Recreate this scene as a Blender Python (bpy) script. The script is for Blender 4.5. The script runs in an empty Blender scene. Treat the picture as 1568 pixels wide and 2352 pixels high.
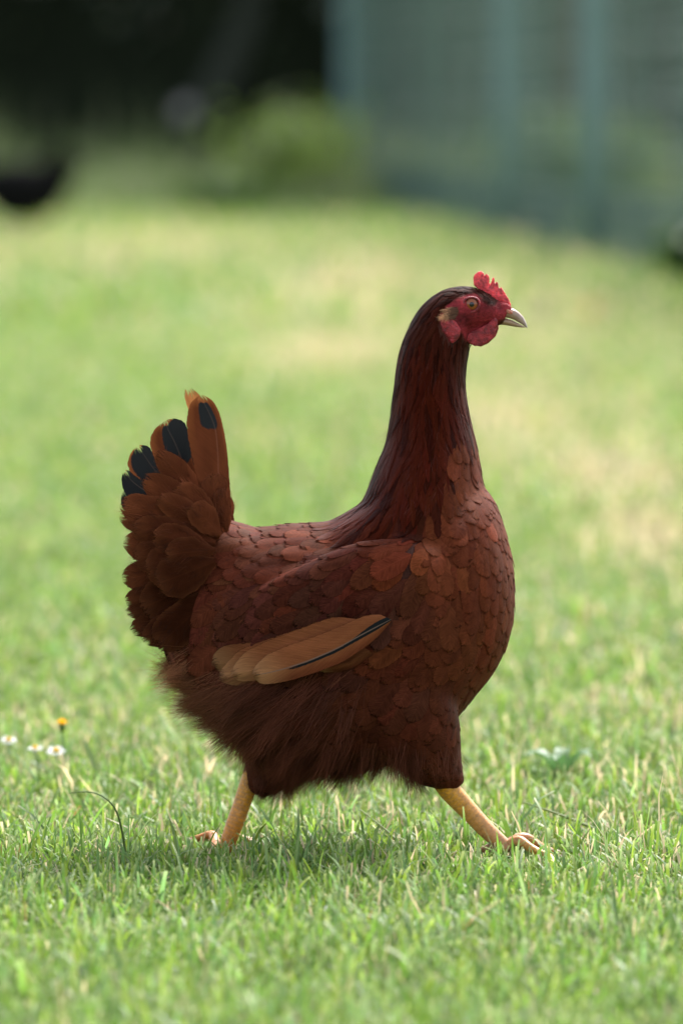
import bpy, bmesh, math, random
import numpy as np
from mathutils import Vector, Matrix
from mathutils.bvhtree import BVHTree
random.seed(7); rng = np.random.default_rng(11)
S = bpy.context.scene; COL = S.collection

# ---------------------------------------------------------------- camera, sky, sun, exposure
PXM = 3140.0            # photo units (1568 x 2352) per metre at the hen
DIST = 5.0; FPX = PXM*DIST; YH = 230.0
CH = (1975-YH)/PXM      # camera height
PITCH = math.atan((1176-YH)/FPX)
cam = bpy.data.cameras.new("camera"); camo = bpy.data.objects.new("camera", cam); COL.objects.link(camo); S.camera = camo
camo.location = (0, -DIST, CH); camo.rotation_euler = (math.pi/2-PITCH, 0, 0)
cam.sensor_fit = 'VERTICAL'; cam.sensor_height = 36; cam.sensor_width = 24
cam.lens = FPX/2352*36; cam.clip_start = 0.1; cam.clip_end = 2000
cam.dof.use_dof = True; cam.dof.focus_distance = DIST-0.05; cam.dof.aperture_fstop = cam.lens/1000/0.036
SUN_EL, SUN_AZ = math.radians(50), math.radians(25)
W = bpy.data.worlds.new("World"); S.world = W; W.use_nodes = True
wn = W.node_tree.nodes; sk = wn.new('ShaderNodeTexSky'); sk.sky_type = 'NISHITA'; sk.sun_disc = False
sk.sun_elevation = SUN_EL; sk.sun_rotation = SUN_AZ; sk.dust_density = 3.0; sk.air_density = 1.0; sk.ozone_density = 1.0
hs = wn.new('ShaderNodeHueSaturation'); hs.inputs['Saturation'].default_value = .45   # hazy, milky sky
W.node_tree.links.new(sk.outputs[0], hs.inputs['Color']); W.node_tree.links.new(hs.outputs[0], wn['Background'].inputs[0]); wn['Background'].inputs[1].default_value = 0.145
sl = bpy.data.lights.new("sun", 'SUN'); slo = bpy.data.objects.new("sun", sl); COL.objects.link(slo)
sl.energy = 2.7; sl.angle = math.radians(18); sl.color = (1, .98, .945)
sd = Vector((math.sin(SUN_AZ)*math.cos(SUN_EL), math.cos(SUN_AZ)*math.cos(SUN_EL), math.sin(SUN_EL)))
slo.rotation_euler = sd.to_track_quat('Z', 'Y').to_euler(); slo.location = (2, 4, 8)
S.view_settings.view_transform = 'Standard'; S.view_settings.look = 'None'; S.view_settings.exposure = 1.72; S.view_settings.gamma = 1
S.render.engine = 'CYCLES'; S.cycles.use_denoising = True; S.cycles.max_bounces = 8; S.cycles.transparent_max_bounces = 12
S.cycles.transmission_bounces = 4; S.cycles.diffuse_bounces = 4; S.cycles.sample_clamp_indirect = 6

# ---------------------------------------------------------------- helpers
_c, _s = math.cos(PITCH), math.sin(PITCH)
def ray(px, py):
    x = (px-784)/FPX; y = (1176-py)/FPX
    return np.array([x, _c + y*_s, -_s + y*_c])
CAM = np.array([0, -DIST, CH])
def pt(px, py, Y=0.0):                     # photo point -> world point on the plane y = Y
    d = ray(px, py); t = (Y+DIST)/d[1]
    return CAM + d*t
def gnd(px, py, z=0.0):                    # photo point -> point on the ground
    d = ray(px, py); t = (z-CH)/d[2]
    return CAM + d*t
def U(n, Y=0.0): return n/PXM*(Y+DIST)/DIST   # photo length -> metres
def topx(P):                               # world points (n,3) -> photo coords
    P = np.asarray(P, float); v = P-CAM
    f = v[:, 1]*_c - v[:, 2]*_s; up = v[:, 1]*_s + v[:, 2]*_c
    return np.stack([784+v[:, 0]/f*FPX, 1176-up/f*FPX], 1)

def tag(o, label=None, cat=None, group=None, kind=None):
    if label: o['label'] = label
    if cat: o['category'] = cat
    if group: o['group'] = group
    if kind: o['kind'] = kind
    return o
def empty(name, loc, label, cat, group=None):
    o = bpy.data.objects.new(name, None); COL.objects.link(o); o.location = loc; o.empty_display_size = .05
    return tag(o, label, cat, group)
def worldloc(o):
    v = Vector((0, 0, 0))
    while o is not None: v += o.location; o = o.parent
    return np.array(v)
def mk(name, verts, faces, mat, parent=None, cols=None, attrs=None, smooth=True, mids=None):
    """verts (n,3) world; faces (m,k) array or list of lists"""
    verts = np.asarray(verts, np.float64)
    me = bpy.data.meshes.new(name)
    o = bpy.data.objects.new(name, me); COL.objects.link(o)
    if parent is not None:
        o.parent = parent; verts = verts - worldloc(parent)
    if isinstance(faces, np.ndarray):
        n, k = faces.shape
        me.vertices.add(len(verts)); me.vertices.foreach_set('co', verts.astype(np.float32).ravel())
        me.loops.add(n*k); me.loops.foreach_set('vertex_index', faces.astype(np.int32).ravel())
        me.polygons.add(n); me.polygons.foreach_set('loop_start', np.arange(n, dtype=np.int32)*k)
        me.update(calc_edges=True)
    else:
        me.from_pydata([tuple(v) for v in verts], [], [tuple(f) for f in faces]); me.update()
    if smooth: me.polygons.foreach_set('use_smooth', np.ones(len(me.polygons), bool))
    if cols is not None:
        a = me.color_attributes.new('Col', 'FLOAT_COLOR', 'POINT')
        c = np.ones((len(verts), 4), np.float32); cols = np.asarray(cols, np.float32); c[:, :cols.shape[1]] = cols
        a.data.foreach_set('color', c.ravel())
    if attrs:
        for k_, v in attrs.items():
            a = me.attributes.new(k_, 'FLOAT_VECTOR', 'POINT'); a.data.foreach_set('vector', np.asarray(v, np.float32).ravel())
    for m in (mat if isinstance(mat, (list, tuple)) else [mat]): me.materials.append(m)
    if mids is not None: me.polygons.foreach_set('material_index', np.asarray(mids, np.int32))
    me.validate(); me.update()
    return o
class NT:
    def __init__(s, name):
        s.m = bpy.data.materials.new(name); s.m.use_nodes = True; s.t = s.m.node_tree; s.n = s.t.nodes; s.l = s.t.links
        s.b = s.n['Principled BSDF']; s.out = s.n['Material Output']
    def new(s, typ, **kw):
        n = s.n.new(typ)
        for k, v in kw.items(): setattr(n, k, v)
        return n
    def put(s, sock, v):
        if isinstance(v, bpy.types.NodeSocket): s.l.new(v, sock)
        else: sock.default_value = v
    def math(s, op, a, b=0.0, c=None, clamp=False):
        n = s.new('ShaderNodeMath', operation=op, use_clamp=clamp); s.put(n.inputs[0], a); s.put(n.inputs[1], b)
        if c is not None: s.put(n.inputs[2], c)
        return n.outputs[0]
    def mix(s, f, a, b, mode='MIX'):
        n = s.new('ShaderNodeMix', data_type='RGBA', blend_type=mode); s.put(n.inputs[0], f); s.put(n.inputs[6], a); s.put(n.inputs[7], b)
        return n.outputs[2]
    def mr(s, v, a, b, c, d, smooth=False):
        n = s.new('ShaderNodeMapRange'); n.clamp = True
        if smooth: n.interpolation_type = 'SMOOTHSTEP'
        s.put(n.inputs[0], v); s.put(n.inputs[1], a); s.put(n.inputs[2], b); s.put(n.inputs[3], c); s.put(n.inputs[4], d)
        return n.outputs[0]
    def noise(s, vec, scale, detail=3, rough=.5):
        n = s.new('ShaderNodeTexNoise'); n.inputs['Scale'].default_value = scale; n.inputs['Detail'].default_value = detail
        n.inputs['Roughness'].default_value = rough
        if vec is not None: s.l.new(vec, n.inputs['Vector'])
        return n.outputs[0]
    def attr(s, name):
        n = s.new('ShaderNodeAttribute'); n.attribute_name = name; return n
    def comb(s, x, y, z):
        n = s.new('ShaderNodeCombineXYZ'); s.put(n.inputs[0], x); s.put(n.inputs[1], y); s.put(n.inputs[2], z); return n.outputs[0]
    def sep(s, v):
        n = s.new('ShaderNodeSeparateXYZ'); s.l.new(v, n.inputs[0]); return n.outputs
    def bump(s, h, st, dist=.001):
        n = s.new('ShaderNodeBump'); n.inputs['Strength'].default_value = st; n.inputs['Distance'].default_value = dist
        s.l.new(h, n.inputs['Height']); return n.outputs[0]
    def obj(s): return s.new('ShaderNodeTexCoord').outputs['Object']
    def translucent(s, col, fac, alpha=None, normal=None):
        t = s.new('ShaderNodeBsdfTranslucent'); s.put(t.inputs[0], col)
        mx = s.new('ShaderNodeMixShader'); s.put(mx.inputs[0], fac); s.l.new(s.b.outputs[0], mx.inputs[1]); s.l.new(t.outputs[0], mx.inputs[2])
        o = mx.outputs[0]
        if alpha is not None:
            tr = s.new('ShaderNodeBsdfTransparent'); m2 = s.new('ShaderNodeMixShader'); s.put(m2.inputs[0], alpha)
            s.l.new(tr.outputs[0], m2.inputs[1]); s.l.new(o, m2.inputs[2]); o = m2.outputs[0]
        s.l.new(o, s.out.inputs[0])
def simple(name, col, rough=.6, spec=.3, noise=None, bump=None):
    t = NT(name); t.b.inputs['Roughness'].default_value = rough; t.b.inputs['Specular IOR Level'].default_value = spec
    if noise:
        sc, amt = noise; f = t.noise(t.obj(), sc, 4, .6)
        c = t.mix(f, (*[x*(1-amt) for x in col], 1), (*[min(1, x*(1+amt)) for x in col], 1)); t.l.new(c, t.b.inputs['Base Color'])
        if bump: t.l.new(t.bump(f, bump[0], bump[1]), t.b.inputs['Normal'])
    else: t.b.inputs['Base Color'].default_value = (*col, 1)
    return t

# ---------------------------------------------------------------- materials
def feather_mat(name, transl=.12, alpha=True, marks=False, rough=.48, lace_shade=.86, spec=.25, freq=42., con=1., fringe=.07):
    t = NT(name)
    c = t.attr('Col').outputs['Color']; f = t.sep(t.attr('fuv').outputs['Vector']); u, v, r = f[0], f[1], f[2]
    au = t.math('ABSOLUTE', u)
    b = t.math('SUBTRACT', v, t.math('MULTIPLY', au, .22))
    st = t.noise(t.comb(t.math('MULTIPLY', b, freq), t.math('MULTIPLY', u, 1.6), t.math('MULTIPLY', r, 90.)), 1.0, 3, .65)
    big = t.noise(t.comb(t.math('MULTIPLY', v, 2.), u, t.math('MULTIPLY', r, 40.)), 1.3, 2)
    k = t.math('MULTIPLY', t.mr(st, .3, .7, 1-.38*con, 1+.35*con), t.mr(big, .3, .7, .82, 1.18))
    edge = t.math('SUBTRACT', 1.0, t.math('MAXIMUM', t.math('POWER', au, 1.5), v))
    k = t.math('MULTIPLY', k, t.mr(edge, 0.01, 0.07, lace_shade, 1.0, True))  # darker rim: pigment lacing, and painted edge shadow on the flight feathers
    k = t.math('MULTIPLY', k, t.mr(au, 0.0, 0.05, 1.25, 1.0))
    vec = t.new('ShaderNodeVectorMath', operation='SCALE'); t.l.new(c, vec.inputs[0]); t.l.new(k, vec.inputs['Scale'])
    col = vec.outputs[0]
    if marks:
        mk_ = t.sep(t.attr('mark').outputs['Vector'])
        fine = t.noise(t.comb(t.math('MULTIPLY', b, 60.), t.math('MULTIPLY', u, 2.5), t.math('MULTIPLY', r, 60.)), 1.0, 4, .7)
        mm = t.mr(t.math('ADD', mk_[0], t.math('MULTIPLY', t.math('SUBTRACT', fine, .5), .55)), .42, .58, 0, 1)
        rach = t.mr(au, 0.012, 0.05, 0.0, 1.0)
        col = t.mix(mm, col, (.012, .013, .014, 1))
        col = t.mix(t.math('MULTIPLY', t.math('SUBTRACT', 1.0, rach), mk_[1]), col, (.16, .10, .08, 1))
    t.l.new(col, t.b.inputs['Base Color'])
    t.b.inputs['Roughness'].default_value = rough; t.b.inputs['Specular IOR Level'].default_value = spec
    tn = t.new('ShaderNodeVectorMath', operation='SCALE'); t.l.new(col, tn.inputs[0]); tn.inputs['Scale'].default_value = 5.; t.l.new(tn.outputs[0], t.b.inputs['Specular Tint'])
    t.l.new(t.bump(st, .35*con, .0008), t.b.inputs['Normal'])
    al = None
    if alpha:
        rag = t.noise(t.comb(t.math('MULTIPLY', b, 34.), t.math('MULTIPLY', u, 1.2), t.math('MULTIPLY', r, 71.)), 1.0, 3, .6)
        al = t.mr(t.math('SUBTRACT', edge, t.math('MULTIPLY', t.math('SUBTRACT', rag, .45), .28)), -.02, fringe, 0, 1)
    tc = t.new('ShaderNodeVectorMath', operation='SCALE'); t.l.new(col, tc.inputs[0]); tc.inputs['Scale'].default_value = 1.5
    t.translucent(tc.outputs[0], transl, al)
    return t.m
M_PLUME = feather_mat('plumage_feather', .08, rough=.65, spec=.06)
M_BACK = feather_mat('back_feather', .08, rough=.65, spec=.03, lace_shade=.72, fringe=.07)
M_HACK = feather_mat('hackle_feather', .08, lace_shade=.92, rough=.55, spec=.05)
M_QUILL = feather_mat('quill_feather', .15, marks=True, lace_shade=.95, rough=.6, spec=.12, freq=120., con=.45, fringe=.02)
M_COVERT = feather_mat('covert_feather', .12, lace_shade=.93, rough=.65, spec=.06, freq=95., con=.5, fringe=.04)
M_WING = feather_mat('flight_feather', .10, marks=True, lace_shade=.62, rough=.55, spec=.12, freq=110., con=.75, fringe=.025)  # dark vane edges put the shadow between overlapping feathers into the colour
def col_mat(name, transl=.2, rough=.6, spec=.2, tscale=1.3):
    t = NT(name); c = t.attr('Col').outputs['Color']; t.l.new(c, t.b.inputs['Base Color'])
    t.b.inputs['Roughness'].default_value = rough; t.b.inputs['Specular IOR Level'].default_value = spec
    tc = t.new('ShaderNodeVectorMath', operation='SCALE'); t.l.new(c, tc.inputs[0]); tc.inputs['Scale'].default_value = tscale
    t.translucent(tc.outputs[0], transl); return t.m
M_FLUFF = col_mat('down_barbs', .25, .7, .1)
M_GRASS = col_mat('grass_blade', .42, .5, .25, 1.45)
M_LEAF = col_mat('leaf', .30, .5, .3, 1.3)
def body_mat():
    t = NT('hen_skin'); c = t.attr('Col').outputs['Color']; o = t.obj()
    n = t.noise(o, 420., 4, .65); n2 = t.noise(o, 90., 3, .6)
    k = t.math('MULTIPLY', t.mr(n, .3, .7, .7, 1.3), t.mr(n2, .3, .7, .5, 1.45))
    v = t.new('ShaderNodeVectorMath', operation='SCALE'); t.l.new(c, v.inputs[0]); t.l.new(k, v.inputs['Scale'])
    t.l.new(v.outputs[0], t.b.inputs['Base Color']); t.b.inputs['Roughness'].default_value = .6; t.b.inputs['Specular IOR Level'].default_value = .08
    t.l.new(t.bump(t.math('ADD', n, t.math('MULTIPLY', n2, 1.5)), .9, .0014), t.b.inputs['Normal']); return t.m
M_BODY = body_mat()
def comb_mat(name, col):
    t = NT(name); o = t.obj(); n = t.noise(o, 700., 3, .6); n2 = t.noise(o, 120., 2)
    c = t.mix(t.mr(t.math('ADD', t.noise(o, 330., 3, .6), t.math('MULTIPLY', n2, .6)), .62, 1.0, 0, 1), (*[x*.5 for x in col], 1), (*[min(1, x*1.5) for x in col], 1)); t.l.new(c, t.b.inputs['Base Color'])
    t.b.inputs['Roughness'].default_value = .5; t.b.inputs['Specular IOR Level'].default_value = .35
    t.b.inputs['Subsurface Weight'].default_value = .35; t.b.inputs['Subsurface Radius'].default_value = (.006, .0015, .001); t.b.inputs['Subsurface Scale'].default_value = 1.
    t.l.new(t.bump(t.math('ADD', n, t.math('MULTIPLY', t.noise(o, 260., 3, .7), 1.2)), .9, .0012), t.b.inputs['Normal']); return t.m
M_COMB = comb_mat('comb_skin', (.60, .060, .072)); M_WATTLE = comb_mat('wattle_skin', (.28, .021, .027)); M_LID = comb_mat('eyelid_skin', (.17, .022, .026))
def beak_mat():
    t = NT('beak_horn'); c = t.attr('Col').outputs['Color']; n = t.noise(t.obj(), 260., 4)
    v = t.new('ShaderNodeVectorMath', operation='SCALE'); t.l.new(c, v.inputs[0]); t.l.new(t.mr(n, .3, .7, .8, 1.15), v.inputs['Scale'])
    t.l.new(v.outputs[0], t.b.inputs['Base Color']); t.b.inputs['Roughness'].default_value = .33; return t.m
M_BEAK = beak_mat()
def eye_mat():
    t = NT('hen_eye'); c = t.attr('Col').outputs['Color']; t.l.new(c, t.b.inputs['Base Color'])
    t.b.inputs['Roughness'].default_value = .25; t.b.inputs['Coat Weight'].default_value = .6; t.b.inputs['Specular IOR Level'].default_value = .2; t.b.inputs['Coat Roughness'].default_value = .03
    return t.m
M_EYE = eye_mat()
def shank_mat():
    t = NT('shank_scales'); c = t.attr('Col').outputs['Color']; f = t.sep(t.attr('fuv').outputs['Vector'])
    br = t.new('ShaderNodeTexBrick'); br.inputs['Scale'].default_value = 1; br.offset = .5
    br.inputs['Mortar Size'].default_value = .07; br.inputs['Mortar Smooth'].default_value = .25; br.inputs['Brick Width'].default_value = 1.; br.inputs['Row Height'].default_value = .5
    t.l.new(t.comb(t.math('MULTIPLY', f[0], 6.), t.math('MULTIPLY', f[1], 1.), 0.), br.inputs['Vector'])
    n = t.noise(t.obj(), 300., 4, .65)
    line = br.outputs['Fac']
    k = t.math('MULTIPLY', t.mr(n, .3, .7, .65, 1.3), 1.)
    v = t.new('ShaderNodeVectorMath', operation='SCALE'); t.l.new(c, v.inputs[0]); t.l.new(k, v.inputs['Scale'])
    col = t.mix(t.math('MULTIPLY', line, .35), v.outputs[0], (.50, .27, .12, 1)); t.l.new(col, t.b.inputs['Base Color'])
    h = t.math('ADD', t.math('MULTIPLY', t.math('SUBTRACT', 1., line), 1.), t.math('MULTIPLY', n, .3))
    t.l.new(t.bump(h, 1., .0016), t.b.inputs['Normal']); t.b.inputs['Roughness'].default_value = .45
    return t.m
M_SHANK = shank_mat()
M_CLAW = simple('claw_horn', (.35, .22, .14), .4, .4, (200., .3)).m

# ---------------------------------------------------------------- ground and lawn
def dryness(x, y):
    """how straw-coloured the lawn is at ground points (arrays); broad uneven wear"""
    v = np.zeros_like(x, float)
    for px, py, a, sx, sy in DRY:
        g = gnd(px, py); rx = sx/FPX*(g[1]+DIST); ry = abs(gnd(px, py-sy)[1]-gnd(px, py+sy)[1])/2
        v = np.maximum(v, a*np.exp(-((x-g[0])/rx)**2-((y-g[1])/ry)**2))
    w = .5+.25*np.sin(x*3.1+np.sin(y*1.3)*1.7)+.25*np.sin(y*2.3+x*1.1+2*np.sin(x*.9))
    return np.clip(v + .16*w, 0, 1)
DRY = [(850, 640, .8, 190, 50), (760, 810, .95, 190, 50), (1180, 960, .75, 200, 70), (1420, 1100, .85, 190, 80), (1500, 1240, .95, 160, 70), (1480, 1640, .4, 160, 60),
       (1000, 700, .5, 450, 130), (300, 570, .5, 420, 50), (700, 560, .45, 300, 25), (1300, 1010, .5, 280, 190), (60, 560, .35, 120, 60), (1200, 600, .25, 200, 30)]
GREEN = [(1450, 700, .8, 150, 35), (1180, 560, .6, 120, 30), (560, 1000, .3, 200, 150), (1540, 1480, .3, 120, 80)]
def greenness(x, y):
    v = np.zeros_like(x, float)
    for px, py, a, sx, sy in GREEN:
        g = gnd(px, py); rx = sx/FPX*(g[1]+DIST); ry = abs(gnd(px, py-sy)[1]-gnd(px, py+sy)[1])/2
        v = np.maximum(v, a*np.exp(-((x-g[0])/rx)**2-((y-g[1])/ry)**2))
    return v
def ground():
    ys = np.concatenate([[-300, -60, -20, -8], np.linspace(-5, 8, 131), np.linspace(8.3, 45, 111), [60, 120, 400]])
    xs = np.concatenate([[-300, -80, -30, -15, -9], np.linspace(-6, 6, 97), [9, 15, 30, 80, 300]])
    X, Y = np.meshgrid(xs, ys); nx, ny = len(xs), len(ys)
    V = np.stack([X.ravel(), Y.ravel(), np.zeros(nx*ny)], 1)
    i = np.arange(nx*ny).reshape(ny, nx); F = np.stack([i[:-1, :-1], i[:-1, 1:], i[1:, 1:], i[1:, :-1]], -1).reshape(-1, 4)
    d = dryness(V[:, 0], V[:, 1]); g = greenness(V[:, 0], V[:, 1])
    t = NT('lawn_soil'); a = t.sep(t.attr('lawn').outputs['Vector']); o = t.obj()
    n = t.noise(o, 60., 5, .7); n2 = t.noise(o, 4., 4, .6); n3 = t.noise(o, .7, 3)
    far = a[2]
    green = t.mix(n2, (.10, .155, .028, 1), (.14, .195, .045, 1)); green = t.mix(a[1], green, (.06, .14, .015, 1))
    green = t.mix(t.mr(n3, .35, .7, 0, .5), green, (.15, .175, .055, 1))
    green = t.mix(a[0], green, (.34, .28, .15, 1))
    near = t.mix(n, (.06, .065, .02, 1), (.18, .18, .07, 1))
    c = t.mix(far, near, green); c = t.mix(t.mr(n, .3, .7, 0, .3), c, (.05, .06, .02, 1))
    t.l.new(c, t.b.inputs['Base Color']); t.b.inputs['Roughness'].default_value = .9; t.b.inputs['Specular IOR Level'].default_value = .1
    t.l.new(t.bump(n, .8, .01), t.b.inputs['Normal'])
    farv = np.clip((V[:, 1]-1.5)/4, 0, 1)
    tag(mk('ground', V, F, t.m, attrs={'lawn': np.stack([d, g, farv], 1)}), kind='structure')
ground()

def blades(n, xy, h, w, lean, bend, az, faceaz, tipw, cb, ct, ctip):
    """n grass blades as 3-quad ribbons -> verts, faces, cols"""
    lv = np.array([0, .38, .75, 1.0]); K = 4
    dx, dy = np.cos(az), np.sin(az)
    sx, sy = np.cos(faceaz), np.sin(faceaz)
    V = np.zeros((n, K, 2, 3)); C = np.zeros((n, K, 2, 3))
    wl = np.stack([.7*np.ones(n), np.ones(n), .85*np.ones(n), tipw], 1)
    for k, t in enumerate(lv):
        ang = lean+bend*t
        off = h*t*np.sin(ang*.8); z = h*t*np.cos(ang*.75)
        cx = xy[:, 0]+dx*off; cy = xy[:, 1]+dy*off; hw = w*.5*wl[:, k]
        for s_, sg in ((0, -1), (1, 1)):
            V[:, k, s_, 0] = cx+sg*sx*hw; V[:, k, s_, 1] = cy+sg*sy*hw; V[:, k, s_, 2] = z-.002
        c = cb*(1-min(1, t*2.2)) + ct*min(1, t*2.2) if t < .9 else ctip
        C[:, k, 0] = c; C[:, k, 1] = c
    base = (np.arange(n)*K*2)[:, None]
    f = np.array([[2*k, 2*k+1, 2*k+3, 2*k+2] for k in range(K-1)])
    F = (base[:, :, None]+f[None]).reshape(-1, 4)
    return V.reshape(-1, 3), F, C.reshape(-1, 3)
_fa, _fb = gnd(1205, 1985), gnd(490, 1975)
FEET = [(_fa[0], -.05, .038, .06), (_fb[0], -.02, .030, .06)]     # grass trodden down round the feet
def grass():
    VV, FF, CC = [], [], []; off = 0
    def zone(n, x0, x1, y0, y1, hm, wm, thatch=.10, ypow=1.0, spread=None):
        nonlocal off
        y = y0+(y1-y0)*rng.random(n)**ypow
        x = x0+(x1-x0)*rng.random(n)
        if spread is not None: x = (rng.random(n)*2-1)*(spread*(y+DIST))
        # tufts: pull towards clump centres
        xy = np.stack([x, y], 1)
        cl = np.round(xy/.035+.5*np.sin(xy[:, ::-1]*37))*.035; m = rng.random(n)[:, None]*.45
        xy = xy*(1-m)+cl*m + rng.normal(0, .002, (n, 2))
        tall = .75+.5*(.5+.5*np.sin(x*11+2*np.sin(y*7))*np.sin(y*9+x*4))
        h = hm*tall*np.exp(rng.normal(0, .33, n)); w = wm*np.exp(rng.normal(0, .28, n))
        for fx, fy, rx, ry in FEET: h = h*(1-.48*np.exp(-((x-fx)/rx)**2-((y-fy)/ry)**2))
        lean = np.abs(rng.normal(.35, .35, n)); bend = rng.normal(.5, .5, n)
        th = rng.random(n) < thatch
        lean = np.where(th, rng.uniform(.8, 1.5, n), lean); w = np.where(th, w*.6, w); bend = np.where(th, rng.normal(0, .4, n), bend)
        az = rng.random(n)*6.283; fa = az+np.pi/2+rng.normal(0, .5, n)
        k = rng.random(n)
        d = np.clip(dryness(x, y)*.75+.0, 0, 1); g = greenness(x, y)
        A = np.array([.100, .190, .026]); B = np.array([.155, .228, .028]); Cc = np.array([.098, .180, .055]); D = np.array([.170, .245, .085])
        ct = np.where((k < .4)[:, None], A, np.where((k < .68)[:, None], B, np.where((k < .86)[:, None], Cc, D)))
        ct = ct*np.exp(rng.normal(0, .22, (n, 1)))
        ct = ct*(1-.3*g[:, None])
        straw = np.array([.40, .32, .19])*np.exp(rng.normal(0, .25, (n, 1)))
        dry = (rng.random(n) < d*1.0) | th & (rng.random(n) < .75)
        ct = np.where(dry[:, None], straw, ct)
        rust = (rng.random(n) < .003) & (y > -.55)
        ct = np.where(rust[:, None], np.array([.30, .15, .06]), ct)
        cb = ct*.7+np.array([.06, .055, .024])
        cut = rng.random(n)
        ctip = np.where((cut < .5)[:, None], ct*.5+np.array([.20, .20, .11]), ct)
        tipw = np.where(cut < .6, rng.uniform(.5, .9, n), .08)
        V, F, C = blades(n, xy, h, w, lean, bend, az, fa, tipw, cb, ct, ctip)
        VV.append(V); FF.append(F+off); CC.append(C); off += len(V)
    zone(98000, -.62, .62, -1.15, .0, .0162, .0019)
    zone(84000, -.75, .75, 0, 1.3, .0165, .0020)
    zone(26000, -1.7, -.62, -1.15, 1.3, .0165, .0026); zone(26000, .62, 1.7, -1.15, 1.3, .0165, .0026)
    zone(84000, 0, 0, 1.3, 4.0, .017, .0028, spread=.11)
    zone(84000, 0, 0, 4, 12, .020, .0048, ypow=1.3, spread=.12)
    zone(60000, 0, 0, 12, 31, .032, .014, spread=.11)
    for sg in (-1, 1):      # the lawn goes on to both sides of the view
        zone(22000, sg*1.6, sg*3.4, -2.2, 1.6, .017, .0036); zone(34000, sg*.55, sg*3.4, 1.3, 5.0, .018, .0040); zone(30000, sg*1.0, sg*7.0, 4.8, 14, .021, .0085)
    zone(26000, -1.7, 1.7, -2.2, -1.1, .0165, .0030)
    zone(700, -.55, .55, -.9, 1.2, .030, .0026, thatch=0)
    o = mk('grass', np.concatenate(VV), np.concatenate(FF), M_GRASS, cols=np.concatenate(CC))
    tag(o, 'short mown lawn grass, bright green with straw coloured patches', 'grass', kind='stuff')
grass()

# ---------------------------------------------------------------- background
def leaf_cloud(P, Nrm, size, base, var=.3, aspect=.45, rs=rng):
    """one 6-vertex folded leaf per point"""
    n = len(P); Nrm = Nrm+rs.normal(0, .6, (n, 3)); Nrm /= np.linalg.norm(Nrm, axis=1)[:, None]
    t = np.cross(Nrm, rs.normal(0, 1, (n, 3))); t /= np.linalg.norm(t, axis=1)[:, None]+1e-9
    b = np.cross(Nrm, t); s = size*np.exp(rs.normal(0, .3, n))[:, None]
    tpl = [(-1, 0, 0), (-.3, aspect, .12), (.45, aspect*.8, .12), (1, 0, -.1), (.45, -aspect*.8, .12), (-.3, -aspect, .12)]
    V = np.stack([P+s*.5*(a*t+c*b+d*Nrm) for a, c, d in tpl], 1).reshape(-1, 3)
    i0 = (np.arange(n)*6)[:, None]
    F = np.concatenate([i0+np.array([[0, 1, 2, 3]]), i0+np.array([[0, 3, 4, 5]])])
    c = np.asarray(base)
    if c.ndim == 1: c = np.tile(c, (n, 1))
    c = c*np.exp(rs.normal(0, var, (n, 1))); C = np.repeat(c, 6, 0)
    return V, F, C
def tube(path, rad, seg=10, cap=True):
    path = np.asarray(path, float); n = len(path); rad = np.broadcast_to(np.asarray(rad, float), (n,))
    T = np.gradient(path, axis=0); T /= np.linalg.norm(T, axis=1)[:, None]
    ref = np.array([0, 1., 0]) if abs(T[0][1]) < .8 else np.array([1., 0, 0])
    V = []; UV = []
    L = np.concatenate([[0], np.cumsum(np.linalg.norm(np.diff(path, axis=0), axis=1))])
    for i in range(n):
        a = np.cross(T[i], ref); a /= np.linalg.norm(a); b = np.cross(T[i], a)
        for j in range(seg):
            th = 2*math.pi*j/seg; V.append(path[i]+rad[i]*(math.cos(th)*a+math.sin(th)*b)); UV.append((j/seg, L[i]/.006, 0))
    F = [[i*seg+j, i*seg+(j+1) % seg, (i+1)*seg+(j+1) % seg, (i+1)*seg+j] for i in range(n-1) for j in range(seg)]
    if cap: F.append(list(range(seg))[::-1]); F.append([(n-1)*seg+j for j in range(seg)])
    return np.array(V), F, np.array(UV)
def sphere_pts(n, rs=rng):
    v = rs.normal(0, 1, (n, 3)); return v/np.linalg.norm(v, axis=1)[:, None]
M_BARK = simple('bark', (.030, .034, .026), .9, .1, (14., .5), (.6, .02)).m
M_DARKLEAF = simple('shaded_twigs', (.012, .016, .009), .95, .05, (3., .6)).m

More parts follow.
